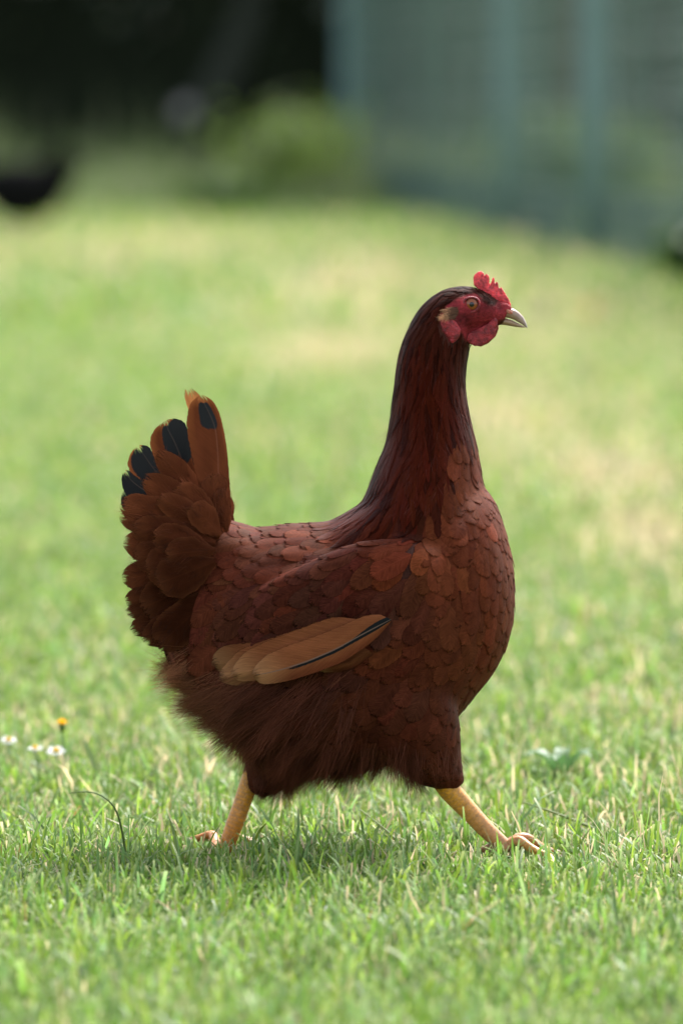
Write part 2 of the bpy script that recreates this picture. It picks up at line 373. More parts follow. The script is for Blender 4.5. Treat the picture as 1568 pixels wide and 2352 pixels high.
def hedge():
    Y0 = 36.0
    r = empty('hedge', (0, Y0+1.5, 0), 'tall dark shaded hedge along the far end of the lawn', 'hedge')
    # inner mass of twigs: a long lumpy wall
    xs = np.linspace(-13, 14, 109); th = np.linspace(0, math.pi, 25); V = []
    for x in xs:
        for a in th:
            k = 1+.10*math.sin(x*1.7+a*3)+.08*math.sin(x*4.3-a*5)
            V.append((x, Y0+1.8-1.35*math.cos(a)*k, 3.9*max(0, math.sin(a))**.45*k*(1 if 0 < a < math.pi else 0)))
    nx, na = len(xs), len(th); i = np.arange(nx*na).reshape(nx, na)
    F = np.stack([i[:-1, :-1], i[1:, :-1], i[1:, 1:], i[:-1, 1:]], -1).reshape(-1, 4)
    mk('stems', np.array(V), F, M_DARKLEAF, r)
    n = 46000
    x = rng.uniform(-13.3, 14.3, n); a = np.arccos(rng.uniform(-1, 1, n)); a = np.where(rng.random(n) < .7, a*.5, a)
    k = 1+.10*np.sin(x*1.7+a*3)+.08*np.sin(x*4.3-a*5)+rng.normal(.06, .07, n)
    z = 3.9*np.sin(a)**.45*k*rng.uniform(.97, 1.03, n); y = Y0+1.8-1.45*np.cos(a)*k
    P = np.stack([x, y, z], 1); N = np.stack([0*x, -np.cos(a), np.sin(a)], 1)
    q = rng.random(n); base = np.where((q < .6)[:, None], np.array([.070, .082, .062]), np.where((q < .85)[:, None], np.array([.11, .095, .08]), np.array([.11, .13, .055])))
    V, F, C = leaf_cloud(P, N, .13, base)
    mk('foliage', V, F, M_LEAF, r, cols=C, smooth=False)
hedge()

def bush(name, label, cat, c, rx, ry, h, n, base, leaf, soft=False):
    r = empty(name, c, label, cat)
    st = []; fs = []; o = 0
    for k in range(9):
        a = k*2.4; p = [np.array(c)+np.array([rx*.12*math.cos(a)*s, ry*.12*math.sin(a)*s, 0])+s*np.array([rx*.6*math.cos(a), ry*.6*math.sin(a), h*.85*(.6+.4*((k*7) % 5)/4)]) for s in (0, .35, .7, 1)]
        v, f, _ = tube(p, [.02, .016, .011, .005], 6); st.append(v); fs += [[q+o for q in g] for g in f]; o += len(v)
    mk('stem', np.concatenate(st), fs, M_BARK, r)
    d = sphere_pts(n); lump = 1+.18*np.sin(d[:, 0]*7+d[:, 2]*3)+.15*np.sin(d[:, 1]*9+d[:, 2]*8)
    R = (np.abs(rng.normal(0, .55, n)) if soft else rng.random(n)**.4)*lump
    P = np.array(c)+np.stack([d[:, 0]*rx*R, d[:, 1]*ry*R, h*.5+d[:, 2]*h*.5*R], 1); P[:, 2] = np.maximum(P[:, 2], .02)
    V, F, C = leaf_cloud(P, d, leaf, base); mk('foliage', V, F, M_LEAF, r, cols=C, smooth=False)
    return r
def at(px, py, Y):  # ground column at depth Y under photo point
    p = pt(px, py, Y); return p
def tall_grass():
    n = 32000; x = rng.uniform(-12, 13, n); y = rng.uniform(28.6, 34.6, n)
    prof = .55+.25*np.sin(x*2.1)+.2*np.sin(x*5.3+1)
    h = (.13+.34*((y-28.6)/6)**1.3)*(.55+.7*prof)*np.exp(rng.normal(0, .22, n)); w = .010*np.exp(rng.normal(0, .25, n))
    az = rng.random(n)*6.28; q = rng.random(n)[:, None]
    ct = np.where(q < .55, np.array([.11, .145, .060]), np.where(q < .8, np.array([.15, .165, .09]), np.array([.08, .14, .032])))*np.exp(rng.normal(0, .2, (n, 1)))
    V, F, C = blades(n, np.stack([x, y], 1), h, w, np.abs(rng.normal(.15, .15, n)), rng.normal(.4, .3, n), az, az+1.57, np.full(n, .1), ct*.6, ct, ct)
    tag(mk('tall_grass', V, F, M_GRASS, cols=C), 'strip of tall unmown grass at the foot of the hedge', 'grass', kind='stuff')
tall_grass()
p = at(680, 450, 31.0)
bush('bush', 'bright green bush in sun beside the corner of the netting', 'bush', (p[0], 31.0, 0), .34, .5, .50, 2200, (.13, .19, .04), .08, True)
p = at(520, 490, 28.0)
bush('nettle_clump', 'low leafy green clump left of the bright bush at the lawn edge', 'weed', (p[0], 28.0, 0), .24, .3, .17, 1500, (.06, .11, .02), .06, True)
p = at(1575, 650, 15.5)
bush('weed_clump', 'small dark green weed clump at the foot of the netting, right edge', 'weed', (p[0]+.02, 15.8, 0), .10, .16, .16, 900, (.04, .085, .015), .04)

def leaning_tree():
    Y = 34.9; b = pt(385, 478, Y); b[2] = 0
    r = empty('leaning_tree', tuple(b), 'slanting tree in front of the dark hedge, pale sawn stub on its trunk', 'tree')
    c = [b, pt(405, 400, Y), pt(450, 300, Y), pt(505, 190, Y), pt(560, 60, Y+.1), pt(610, -160, Y+.2), pt(640, -500, Y+.3)]
    v, f, uv = tube(c, [.15, .12, .11, .10, .085, .06, .03], 12)
    t = mk('trunk', v, f, M_BARK, r)
    s0 = pt(455, 290, Y); s1 = pt(424, 252, Y-.14)
    v, f, uv = tube([s0, (s0+s1)/2, s1], [.07, .065, .062], 14, cap=False); mk('stub', v, f, M_BARK, t)
    d = (s1-s0)/np.linalg.norm(s1-s0); a = np.cross(d, [0, 0, 1.]); a /= np.linalg.norm(a); e = np.cross(d, a)
    ring = [s1+d*.004+.064*(math.cos(q)*a+math.sin(q)*e) for q in np.linspace(0, 6.283, 15)[:-1]]
    mk('sawn_face', np.array([s1+d*.008]+ring), [[0, i+1, (i+1) % 14+1] for i in range(14)], simple('sawn_wood', (.24, .23, .21), .8, .1, (60., .2)).m, t)
    n = 5200; dd = sphere_pts(n); R = rng.random(n)**.45*(1+.25*np.sin(dd[:, 0]*6+3*dd[:, 2]))
    top = pt(640, -480, Y); P = top+np.stack([dd[:, 0]*1.25*R, dd[:, 1]*.9*R, dd[:, 2]*.75*R], 1)
    V, F, C = leaf_cloud(P, dd, .10, (.035, .06, .02)); mk('crown', V, F, M_LEAF, r, cols=C, smooth=False)
    for k in range(5):
        e2 = top+np.array([math.cos(k*1.3)*.8, math.sin(k*1.3)*.5, .1*k-.1]); v, f, _ = tube([c[5], (c[5]+e2)/2+[0, 0, .08], e2], [.035, .022, .008], 6); mk('limb', v, f, M_BARK, t)
leaning_tree()

def netting():
    A = gnd(803, 462); B = gnd(1568, 640); A[2] = B[2] = 0
    d = (B-A)/np.linalg.norm(B-A); nrm = np.array([d[1], -d[0], 0]); L = 27.0; Ht = 1.9
    r = empty('netting_fence', tuple(A), 'green plastic netting on posts, running away along the right side of the lawn', 'fence')
    tm = simple('green_netting', (.056, .106, .086), .5, .4, (40., .2)).m
    pm = simple('green_post', (.12, .20, .205), .55, .3, (20., .25)).m
    fold = lambda x: .030*math.sin(x*1.9)*math.sin(x*.37)+.022*math.sin(x*3.7+1.3*math.sin(x*.9))
    def net(A, d, L, parent, sp=.06, w=.0036, name='net', Ht=1.9):
        up = np.array([0, 0, 1.]); n = np.array([d[1], -d[0], 0]); V = []; F = []
        def strand(a, b, side, wk=1.):
            o = len(V)
            ww = w*wk; e = n*ww*.5; s_ = side*ww*.5
            for q in (a, b): V.extend([q-s_, q+e, q+s_, q-e])
            F.extend([[o+i, o+(i+1) % 4, o+4+(i+1) % 4, o+4+i] for i in range(4)])
        k = 0
        for x in np.arange(0, L, sp):
            wob = n*fold(x)
            strand(A+d*x+wob+up*.01, A+d*x+wob*.4+up*Ht, d)
        for z in np.arange(.02, Ht, sp):
            xs = np.arange(0, L, .3)
            for x in xs: strand(A+d*x+up*z+n*fold(x)*(1-.6*z/Ht), A+d*(x+.3)+up*z+n*fold(x+.3)*(1-.6*z/Ht), up, 3.0 if int(round(z/sp)) % 3 == 0 else 1.)
        return mk(name, np.array(V), np.array(F), tm, parent, smooth=False)
    net(A, d, L, r)
    net(A+nrm*-.02, d, L, r, .035, .0045, 'net_skirt', .24)
    def post(P, rad=.035, nm='post'):
        v, f, _ = tube([P, P+[0, 0, .6], P+[0, 0, 1.3], P+[0, 0, Ht+.06], P+[0, 0, Ht+.07]], [rad, rad, rad*.96, rad*.94, rad*.6], 12); mk(nm, v, f, pm, r)
    for px in (795, 1168, 1362):
        # where the sight line to px meets the fence line
        dr = ray(px, 500); dr = dr[:2]/dr[1]; M = np.array([[d[0], -dr[0]], [d[1], -dr[1]]]); t = np.linalg.solve(M, CAM[:2]-A[:2])[0]
        post(A+d*max(t, 0), .055)
    for t in (20.5, 24.0): post(A+d*t)
    # far side of the pen, turning the corner
    d2 = np.array([1.0, .12, 0]); d2 /= np.linalg.norm(d2)
    net(A, d2, 8.0, r, .05, .005)
    for t in (2.4, 4.9, 7.9): post(A+d2*t)
netting()
p = at(1315, 440, 27.5)
bush('bush', 'pale green bush growing inside the pen, seen through the netting', 'bush', (p[0], 27.5, 0), .42, .5, .50, 2600, (.10, .15, .045), .07)
def pen_tree():
    b = pt(1312, 470, 31.0); b[2] = 0
    r = empty('pen_tree', tuple(b), 'brown tree trunk rising behind the netting', 'tree')
    c = [b, b+[.02, 0, .6], b+[-.02, .05, 1.4], b+[.05, .05, 2.4], b+[.1, .1, 3.4]]
    v, f, _ = tube(c, [.17, .13, .12, .10, .05], 12); mk('trunk', v, f, simple('brown_bark', (.10, .075, .055), .9, .1, (12., .4), (.6, .02)).m, r)
    for k in range(5):
        e = b+np.array([math.cos(k*1.3)*1.0, math.sin(k*1.3)*.7, 2.9+.15*k]); v, f, _ = tube([np.array(c[3]), (c[3]+e)/2+[0, 0, .1], e], [.06, .04, .012], 6); mk('limb', v, f, M_BARK, r)
    n = 6000; dd = sphere_pts(n); R = rng.random(n)**.45*(1+.25*np.sin(dd[:, 0]*6+3*dd[:, 2])); P = b+np.array([0, 0, 3.1])+np.stack([dd[:, 0]*1.5*R, dd[:, 1]*1.2*R, dd[:, 2]*.85*R], 1)
    V, F, C = leaf_cloud(P, dd, .10, (.04, .06, .025)); mk('crown', V, F, M_LEAF, r, cols=C, smooth=False)
pen_tree()

# black hen far back, partly cut off by the left edge of the picture
def hen_shape(P, segs):
    V = []; F = []
    return V, F
def loft(rings):
    """rings: list of (k,3) arrays with the same k -> closed mesh"""
    k = len(rings[0]); V = np.concatenate(rings); n = len(rings)
    F = [[i*k+j, i*k+(j+1) % k, (i+1)*k+(j+1) % k, (i+1)*k+j] for i in range(n-1) for j in range(k)]
    F.append(list(range(k))[::-1]); F.append([(n-1)*k+j for j in range(k)])
    return V, F
def remesh_union(parts, voxel, smooth_iter):
    V = []; F = []; o = 0
    for v, f in parts:
        V.append(np.asarray(v)); F += [[i+o for i in g] for g in f]; o += len(v)
    me = bpy.data.meshes.new('tmp'); me.from_pydata([tuple(x) for x in np.concatenate(V)], [], F); me.update()
    bm = bmesh.new(); bm.from_mesh(me); bmesh.ops.recalc_face_normals(bm, faces=bm.faces); bm.to_mesh(me); bm.free()
    ob = bpy.data.objects.new('tmp', me); COL.objects.link(ob)
    m = ob.modifiers.new('r', 'REMESH'); m.mode = 'VOXEL'; m.voxel_size = voxel
    s_ = ob.modifiers.new('s', 'SMOOTH'); s_.factor = .5; s_.iterations = smooth_iter
    dg = bpy.context.evaluated_depsgraph_get(); ev = ob.evaluated_get(dg); em = ev.to_mesh()
    n = len(em.vertices); co = np.empty(n*3, np.float32); em.vertices.foreach_get('co', co)
    em.calc_loop_triangles(); tr = np.empty(len(em.loop_triangles)*3, np.int32); em.loop_triangles.foreach_get('vertices', tr)
    ev.to_mesh_clear(); bpy.data.objects.remove(ob); bpy.data.meshes.remove(me)
    return co.reshape(-1, 3).astype(float), tr.reshape(-1, 3)
def path_loft(cps, k=28, n=None, Yc=0.0, tr=pt, upright=False):
    """cps rows: px, py, in-plane radius (photo px), half width in y (m)[, y centre]"""
    c = np.array([list(r)+[Yc]*(5-len(r)) for r in cps], float)
    t = np.linspace(0, len(c)-1, n or len(c)*4); c = np.stack([np.interp(t, range(len(c)), c[:, q]) for q in range(5)], 1)
    for _ in range(3): c[1:-1] = .25*c[:-2]+.5*c[1:-1]+.25*c[2:]
    T = np.gradient(c[:, :2], axis=0); T /= np.linalg.norm(T, axis=1)[:, None]+1e-9
    rings = []
    for i in range(len(c)):
        nx, ny = (0., 1.) if upright else (-T[i, 1], T[i, 0]); R = []
        for j in range(k):
            a = 2*math.pi*j/k; s_ = math.cos(a); p = tr(c[i, 0]+nx*c[i, 2]*s_, c[i, 1]+ny*c[i, 2]*s_, c[i, 4]); p = p+np.array([0, math.sin(a)*c[i, 3], 0]); R.append(p)
        rings.append(np.array(R))
    return loft(rings)
def black_hen():
    Y = 24.6; sc = (Y+DIST)/DIST
    def tr(px, py, y): return pt(px+14, py+20, Y+y)
    g = gnd(70, 520); b = pt(60, 515, Y); b[2] = 0
    r = empty('black_hen', tuple(b), 'black hen far back at the left edge of the lawn, tail raised', 'hen')
    bl = simple('black_plumage', (.006, .006, .006), .9, .03, (40., .4)).m
    parts = [path_loft([(-70, 390, 20, .03), (-30, 400, 52, .09), (20, 420, 76, .12), (65, 420, 76, .12), (104, 394, 54, .09), (136, 358, 34, .05), (142, 335, 8, .02)], tr=tr),
             path_loft([(-40, 410, 45, .08), (-80, 350, 28, .055), (-95, 290, 20, .042), (-100, 262, 17, .035), (-108, 250, 8, .02)], tr=tr),
             path_loft([(55, 450, 42, .07), (60, 468, 50, .06), (62, 492, 30, .03)], tr=tr)]
    v, f = remesh_union(parts, .012, 6); mk('body', v, f, bl, r)
    for k in range(7):  # raised tail
        a = pt(109+k*3, 439, Y-.03+.01*k); e = pt(130+k*9, 344+k*6, Y-.06+.02*k); m_ = (a+e)/2+[.01, 0, .03]
        d = np.array([.05, 0, .02])
        mk('tail_feather', np.array([a-d*.6, a+d*.6, m_+d*1.3, e+d*.5, e-d*.5, m_-d*1.3])+0, [[0, 1, 2, 5], [5, 2, 3, 4]], bl, r)
    hd = pt(-92, 294, Y)
    v, f, _ = tube([hd, hd+[-.035, 0, -.01], hd+[-.06, 0, -.022]], [.014, .010, .002], 8); mk('beak', v, f, M_CLAW, r)
    v, f, _ = tube([hd+[.02, 0, .02], hd+[.0, 0, .065], hd+[-.02, 0, .03]], [.008, .012, .006], 8); mk('comb', v, f, M_COMB, r)
    lm = simple('grey_leg', (.06, .055, .05), .6, .3).m
    for y in (-.05, .05):
        k = pt(80+y*100, 514, Y+y); e = np.array([k[0]+.01, Y+y, .01])
        v, f, _ = tube([k, (k+e)/2, e, e+[-.07, 0, -.002]], [.018, .013, .012, .006], 8); mk('leg', v, f, lm, r)
black_hen()

def soil_mound():
    g = gnd(268, 612); n = 16; V = []; rs = np.random.default_rng(3)
    for i in range(7):
        for j in range(n):
            a = 6.283*j/n; rr = i/6*.085*(1+.2*math.sin(a*3)+.1*rs.normal()); V.append((g[0]+rr*math.cos(a), g[1]+rr*1.6*math.sin(a), .028*math.cos(i/6*1.57)*(1+.25*rs.normal())-.003))
    F = [[i*n+j, i*n+(j+1) % n, (i+1)*n+(j+1) % n, (i+1)*n+j] for i in range(6) for j in range(n)]
    tag(mk('soil_mound', np.array(V), F, simple('dry_soil', (.11, .085, .055), .95, .1, (60., .5), (.8, .01)).m), 'small brown mound of soil far back on the lawn', 'soil mound')
soil_mound()
#@HEN@
# ---------------------------------------------------------------- the hen
HEN = empty('hen', (0, 0, 0), 'reddish brown hen striding to the right across the lawn, red comb, tail up', 'hen')
def z1(x, y): return (857.5+x*.25, 596.2+y*.25)            # measured details, to photo units
def z2(x, y): return (980+x*.15625, 620.7+y*.15625)
def zt(x, y): return (245+x*.2604, 857.5+y*.2604)
def zw(x, y): return (457.3+x*.3125, 1347.5+y*.3125)
def Z(f, L): return np.array([f(*p) for p in L], float)

def hen_body():
    torso = [(378, 1370, 70, .018), (405, 1400, 130, .034), (440, 1420, 172, .050), (485, 1440, 208, .062), (535, 1462, 238, .071), (595, 1478, 264, .080), (680, 1488, 283, .087), (780, 1488, 286, .091),
             (880, 1470, 290, .091), (970, 1430, 290, .087), (1040, 1375, 280, .080), (1090, 1345, 246, .069), (1130, 1345, 200, .056), (1158, 1355, 135, .038), (1176, 1365, 60, .016)]
    neck = [(975, 1350, 170, .074), (972, 1220, 155, .066), (982, 1110, 126, .052), (990, 1040, 106, .042), (987, 980, 92, .035), (986, 900, 79, .030), (990, 840, 77, .027),
            (1002, 790, 73, .0245), (1022, 742, 67, .0225), (1048, 716, 58, .0200), (1085, 709, 49, .0172), (1115, 714, 39, .0138), (1140, 722, 29, .0105), (1160, 728, 19, .0072)]
    parts = [path_loft(torso, upright=True), path_loft(neck), path_loft([(560, 1310, 100, .052), (480, 1280, 90, .038), (415, 1255, 72, .028), (368, 1228, 42, .017), (342, 1210, 15, .006)])]
    parts.append(path_loft([(740, 1300, 88, .05), (815, 1264, 80, .055), (885, 1218, 78, .055), (938, 1140, 66, .045)]))
    parts.append(path_loft([(1020, 775, 30, .016), (1050, 772, 26, .0125), (1082, 764, 20, .0095), (1110, 752, 13, .0075), (1130, 745, 8, .005)]))
    for sg in (-1, 1):
        parts.append(path_loft([(1020, 1300, 40, .010, sg*.066), (975, 1315, 85, .022, sg*.067), (850, 1360, 118, .024, sg*.073), (700, 1420, 112, .022, sg*.073), (580, 1465, 80, .016, sg*.065), (490, 1490, 30, .008, sg*.054)]))
        parts.append(path_loft([z2(1000, 500)+(7, .004, sg*.0025), z2(1100, 500)+(9, .0045, sg*.0025), z2(1190, 540)+(8, .004, sg*.0022), z2(1250, 590)+(4, .003, sg*.0015)]))
    parts.append(path_loft([(920, 1600, 120, .038, -.045), (965, 1690, 96, .032, -.042), (1003, 1755, 62, .023, -.032), (1036, 1790, 30, .013, -.023), (1046, 1806, 19, .0085, -.019)]))
    parts.append(path_loft([(690, 1640, 130, .040, .035), (640, 1735, 84, .030, .030), (606, 1785, 46, .018, .023), (594, 1810, 28, .011, .020), (590, 1820, 20, .008, .019)]))
    v, f = remesh_union(parts, .0021, 4)
    # melt the joins of trunk, wing and neck into one another; the head keeps its detail
    e = np.concatenate([f[:, [0, 1]], f[:, [1, 2]], f[:, [2, 0]]]); e = np.concatenate([e, e[:, ::-1]]); deg = np.bincount(e[:, 0], minlength=len(v))[:, None]
    q = topx(v); w = np.clip((q[:, 1:]-800)/120, 0, 1)*np.clip((1780-q[:, 1:])/60, 0, 1)
    for it in range(60):
        for k in (.55, -.53):
            a = np.stack([np.bincount(e[:, 0], weights=v[e[:, 1], c], minlength=len(v)) for c in range(3)], 1)/deg
            v = v+(a-v)*w*k
    return v, f
BV, BF = hen_body()
BVH = BVHTree.FromPolygons([tuple(v) for v in BV], [tuple(f) for f in BF])
FACE = Z(z2, [(190, 640), (300, 500), (450, 420), (600, 350), (740, 340), (820, 440), (900, 520), (1000, 520), (1060, 430), (1180, 430), (1300, 560), (1260, 700), (1060, 720), (1040, 840), (980, 960), (560, 1030), (500, 900), (440, 1000), (350, 1060), (240, 900), (200, 740)])
def inpoly(P, poly):
    x, y = P[:, 0], P[:, 1]; c = np.zeros(len(P), bool); j = len(poly)-1
    for i in range(len(poly)):
        xi, yi = poly[i]; xj, yj = poly[j]
        c ^= ((yi > y) != (yj > y)) & (x < (xj-xi)*(y-yi)/(yj-yi+1e-12)+xi); j = i
    return c
def polydist(P, poly):
    d = np.full(len(P), 1e9)
    for i in range(len(poly)):
        a = poly[i]; b = poly[(i+1) % len(poly)]; ab = b-a; t = np.clip(((P-a)@ab)/(ab@ab), 0, 1); d = np.minimum(d, np.linalg.norm(P-a-t[:, None]*ab, axis=1))
    return d
def facemask(P):
    q = topx(P); s = polydist(q, FACE); s = np.where(inpoly(q, FACE), s, -s)
    return np.clip(.5+s/5, 0, 1)
fm = facemask(BV)[:, None]
BQ = topx(BV)
redv = np.array([.20, .020, .024])*(1-.5*np.exp(-((BQ[:, :1]-1075)/22)**2-((BQ[:, 1:]-735)/16)**2))
mk('body', BV, BF, M_BODY, HEN, cols=np.array([.05, .015, .009])*(1-fm)+redv*fm)

# how feathers lie: photo x, y, direction, length, width, spacing, colour, kind (0 rounded, 1 hackle), barbs
_h = (.066, .0120, .0062); _d = (.050, .0125, .0075); _b = (.128, .036, .017); _k = (.105, .029, .0145); _w = (.070, .023, .016); _r = (.088, .026, .0155); _f = (.098, .030, .018)
FLOW = np.array([
 (1060, 668, -1, .15, 26, 10, 6.5, *_d, 1), (1115, 682, -.8, -.3, 16, 7, 5, *_d, 1), (1010, 690, -.6, .8, 50, 12, 8, *_d, 1), (970, 740, -.4, .9, 62, 14, 9, *_d, 1), (1030, 770, -.2, 1, 50, 13, 9, *_d, 1), (960, 800, -.2, 1, 82, 16, 10, *_h, 1), (1050, 810, -.1, 1, 60, 15, 10, *_d, 1),
 (920, 880, -.08, 1, 105, 20, 13, *_h, 1), (1000, 880, -.05, 1, 105, 20, 13, *_h, 1), (1055, 880, 0, 1, 90, 19, 13, *_h, 1),
 (905, 1000, -.1, 1, 120, 24, 15, *_h, 1), (980, 1000, -.05, 1, 120, 24, 15, *_h, 1), (1040, 960, 0, 1, 100, 23, 15, *_h, 1), (1072, 1000, .08, 1, 52, 28, 17, *_b, 0), (1055, 1040, 0, 1, 58, 32, 20, *_b, 0),
 (880, 1100, -.2, 1, 125, 27, 17, *_h, 1), (960, 1120, -.08, 1, 125, 28, 17, *_h, 1), (1010, 1060, -.02, 1, 115, 26, 17, *_h, 1), (1060, 1110, .05, 1, 66, 37, 22, *_b, 0), (1110, 1140, .2, 1, 60, 35, 21, *_b, 0),
 (840, 1175, -.6, .8, 95, 29, 18, .085, .019, .011, 1), (930, 1190, -.2, 1, 105, 32, 20, .078, .018, .010, 1), (1010, 1190, -.05, 1, 66, 42, 24, *_b, 0),
 (1010, 1260, -.1, 1, 62, 43, 25, *_b, 0), (1100, 1290, .05, 1, 64, 41, 25, *_b, 0), (1160, 1300, .12, 1, 62, 38, 24, *_b, 0), (1165, 1400, 0, 1, 66, 42, 26, *_b, 0),
 (1050, 1420, -.1, 1, 74, 49, 29, .115, .034, .017, 0), (1130, 1480, -.2, 1, 72, 46, 28, *_b, 0), (1050, 1570, -.3, 1, 80, 50, 31, .09, .027, .015, 0), (1100, 1560, -.5, 1, 74, 46, 29, .10, .03, .016, 0),
 (910, 1250, -.8, .6, 64, 45, 26, *_k, 0), (760, 1220, -1, .1, 62, 42, 24, *_k, 0), (630, 1210, -1, .08, 58, 41, 23, *_k, 0), (520, 1260, -.9, .3, 60, 43, 24, *_k, 0), (650, 1280, -.9, .35, 66, 44, 26, .10, .030, .018, 0),
 (800, 1320, -.8, .6, 80, 48, 29, *_w, 0), (650, 1390, -.8, .5, 84, 50, 30, *_w, 0), (950, 1340, -.45, .9, 74, 52, 30, .09, .028, .018, 0), (500, 1380, -.85, .5, 90, 58, 33, *_r, 0), (400, 1350, -1, .05, 110, 62, 34, *_r, 0), (390, 1470, -.9, .35, 110, 60, 34, *_f, 0),
 (560, 1480, -.8, .5, 95, 55, 33, *_f, 0), (700, 1480, -.8, .5, 90, 52, 31, *_w, 0), (850, 1440, -.7, .65, 82, 52, 31, *_w, 0), (940, 1470, -.7, .6, 85, 50, 30, .10, .03, .016, 0), (960, 1560, -.5, .8, 82, 52, 32, *_r, 0),
 (850, 1590, -.6, .6, 85, 52, 34, *_f, 0), (600, 1620, -.85, .5, 80, 50, 34, *_f, 0), (480, 1590, -.95, .25, 80, 50, 34, *_f, 0), (450, 1650, -.9, .5, 70, 46, 32, *_f, 0), (700, 1730, -.55, .8, 70, 46, 32, *_f, 0), (850, 1740, -.3, .9, 70, 46, 32, *_f, 0),
 (970, 1660, .1, 1, 82, 50, 31, *_r, 0), (1010, 1730, .25, 1, 55, 34, 21, *_r, 0), (1035, 1785, .3, 1, 24, 15, 9, .10, .028, .017, 0), (620, 1760, -.3, 1, 50, 32, 20, *_f, 0), (595, 1805, -.15, 1, 24, 15, 9, .06, .018, .012, 0)], float)
_m = FLOW[:, 10] > .5; _m &= FLOW[:, 1] > 720
FLOW[_m, 5] *= .74; FLOW[_m, 6] *= .76
_p = FLOW[:, 10] < .5; FLOW[_p, 4] *= 1.22; FLOW[_p, 5] *= 1.16; FLOW[_p, 6] *= .86
FLOW[:, 7:10] *= np.array([.70, .60, .53])
_q = (FLOW[:, 10] < .5) & (FLOW[:, 0] < 960) & (FLOW[:, 1] > 1230) & (FLOW[:, 1] < 1500); FLOW[_q, 4] *= 1.28; FLOW[_q, 5] *= .92
def flow(Q):
    d2 = (Q[:, None, 0]-FLOW[None, :, 0])**2+(Q[:, None, 1]-FLOW[None, :, 1])**2
    w = 1/(d2+60)**2; w /= w.sum(1)[:, None]
    R = w@FLOW[:, 2:]
    return R
def tangent_dir(Q, N, dx, dy):
    D = np.stack([dx, np.zeros(len(Q)), -dy], 1)
    D = D-N*(D*N).sum(1)[:, None]
    l = np.linalg.norm(D, axis=1)[:, None]
    return D/np.maximum(l, 1e-6)
# even scatter over the body
tri = BV[BF]; cr = np.cross(tri[:, 1]-tri[:, 0], tri[:, 2]-tri[:, 0]); area = np.linalg.norm(cr, axis=1); fn = cr/area[:, None]
if (fn*(tri.mean(1)-BV.mean(0))).sum() < 0: fn = -fn
def scatter(n, rs):
    f = rs.choice(len(BF), n, p=area/area.sum()); a, b = rs.random(n), rs.random(n); k = a+b > 1; a[k] = 1-a[k]; b[k] = 1-b[k]
    return tri[f, 0]+a[:, None]*(tri[f, 1]-tri[f, 0])+b[:, None]*(tri[f, 2]-tri[f, 0]), fn[f]
def poisson(P, sp):
    cell = .0022; grid = {}; keep = []
    mx = sp.max(); 
    for i, p in enumerate(P):
        s = sp[i]; c = (int(p[0]//mx), int(p[1]//mx), int(p[2]//mx)); ok = True
        for dx in (-1, 0, 1):
            for dy in (-1, 0, 1):
                for dz in (-1, 0, 1):
                    for j in grid.get((c[0]+dx, c[1]+dy, c[2]+dz), ()):
                        q = P[j]
                        if (q[0]-p[0])**2+(q[1]-p[1])**2+(q[2]-p[2])**2 < s*s: ok = False; break
                    if not ok: break
                if not ok: break
            if not ok: break
        if ok: grid.setdefault(c, []).append(i); keep.append(i)
    return np.array(keep)
VROW = np.array([0, .14, .32, .5, .66, .8, .90, .96, 1.0]); UCOL = np.array([-1, -.55, 0, .55, 1.])
def fwidth(v, kind):
    a = np.minimum(1, (v/.35+.02)**.7)*np.sqrt(np.maximum(0, 1-np.maximum(0, (v-.60)/.40)**2.2))
    b = np.sin(math.pi*np.clip(v, 0, 1)**.75)**.75
    return a*(1-kind)+b*kind
def lay_feathers(P, N, D, L, Wd, colr, kind, lift, hug, rs, name, mat, parent):
    n = len(P); nv, nu = len(VROW), len(UCOL)
    T = np.cross(N, D); V = np.zeros((n, nv, nu, 3)); off0 = .0003+rs.random(n)*.0009
    curl = rs.normal(0, .10, n)
    for i in range(n):
        w = fwidth(VROW, kind[i])*Wd[i]*.5; w[-1] = max(w[-1], Wd[i]*.09*(1-.8*kind[i]))
        c = np.array(P[i]); nn = np.array(N[i]); d = np.array(D[i]); pv = 0.
        for a, v in enumerate(VROW):
            st = L[i]*(v-pv); pv = v
            if st > 0:
                q = c+d*st
                c1, n1, _, dist = BVH.find_nearest(Vector(q)); c1 = np.array(c1); n1 = np.array(n1)
                c = c1*hug[i]+q*(1-hug[i]) if hug[i] < 1 else c1
                nn = nn*.5+n1*.5; nn /= np.linalg.norm(nn)
                d = d-nn*(d@nn); d /= np.linalg.norm(d)
            t = np.cross(nn, d); d = d+t*(curl[i]*.25); d /= np.linalg.norm(d)
            for b, u in enumerate(UCOL):
                back = .05*L[i]*(u*u)*(1 if v > .5 else 0)
                q = c-d*back+t*(w[a]*u)
                if u != 0:
                    c2, n2, _, dist = BVH.find_nearest(Vector(q)); k2 = hug[i]; q = (np.array(c2)*k2+q*(1-k2)); m = np.array(n2)*k2+nn*(1-k2)
                else: m = nn
                h = off0[i]+lift[i]*v*v+(1-u*u)*Wd[i]*.03*min(1, v*3)
                V[i, a, b] = q+m*h
    base = (np.arange(n)*nv*nu)[:, None]
    f = np.array([[a*nu+b, a*nu+b+1, (a+1)*nu+b+1, (a+1)*nu+b] for a in range(nv-1) for b in range(nu-1)])
    F = (base[:, :, None]+f[None]).reshape(-1, 4)
    fuv = np.zeros((n, nv, nu, 3)); fuv[..., 0] = UCOL; fuv[..., 1] = VROW[None, :, None]; fuv[..., 2] = rs.random(n)[:, None, None]
    C = np.repeat(colr, nv*nu, 0)
    return mk(name, V.reshape(-1, 3), F, mat, parent, cols=C, attrs={'fuv': fuv.reshape(-1, 3)})
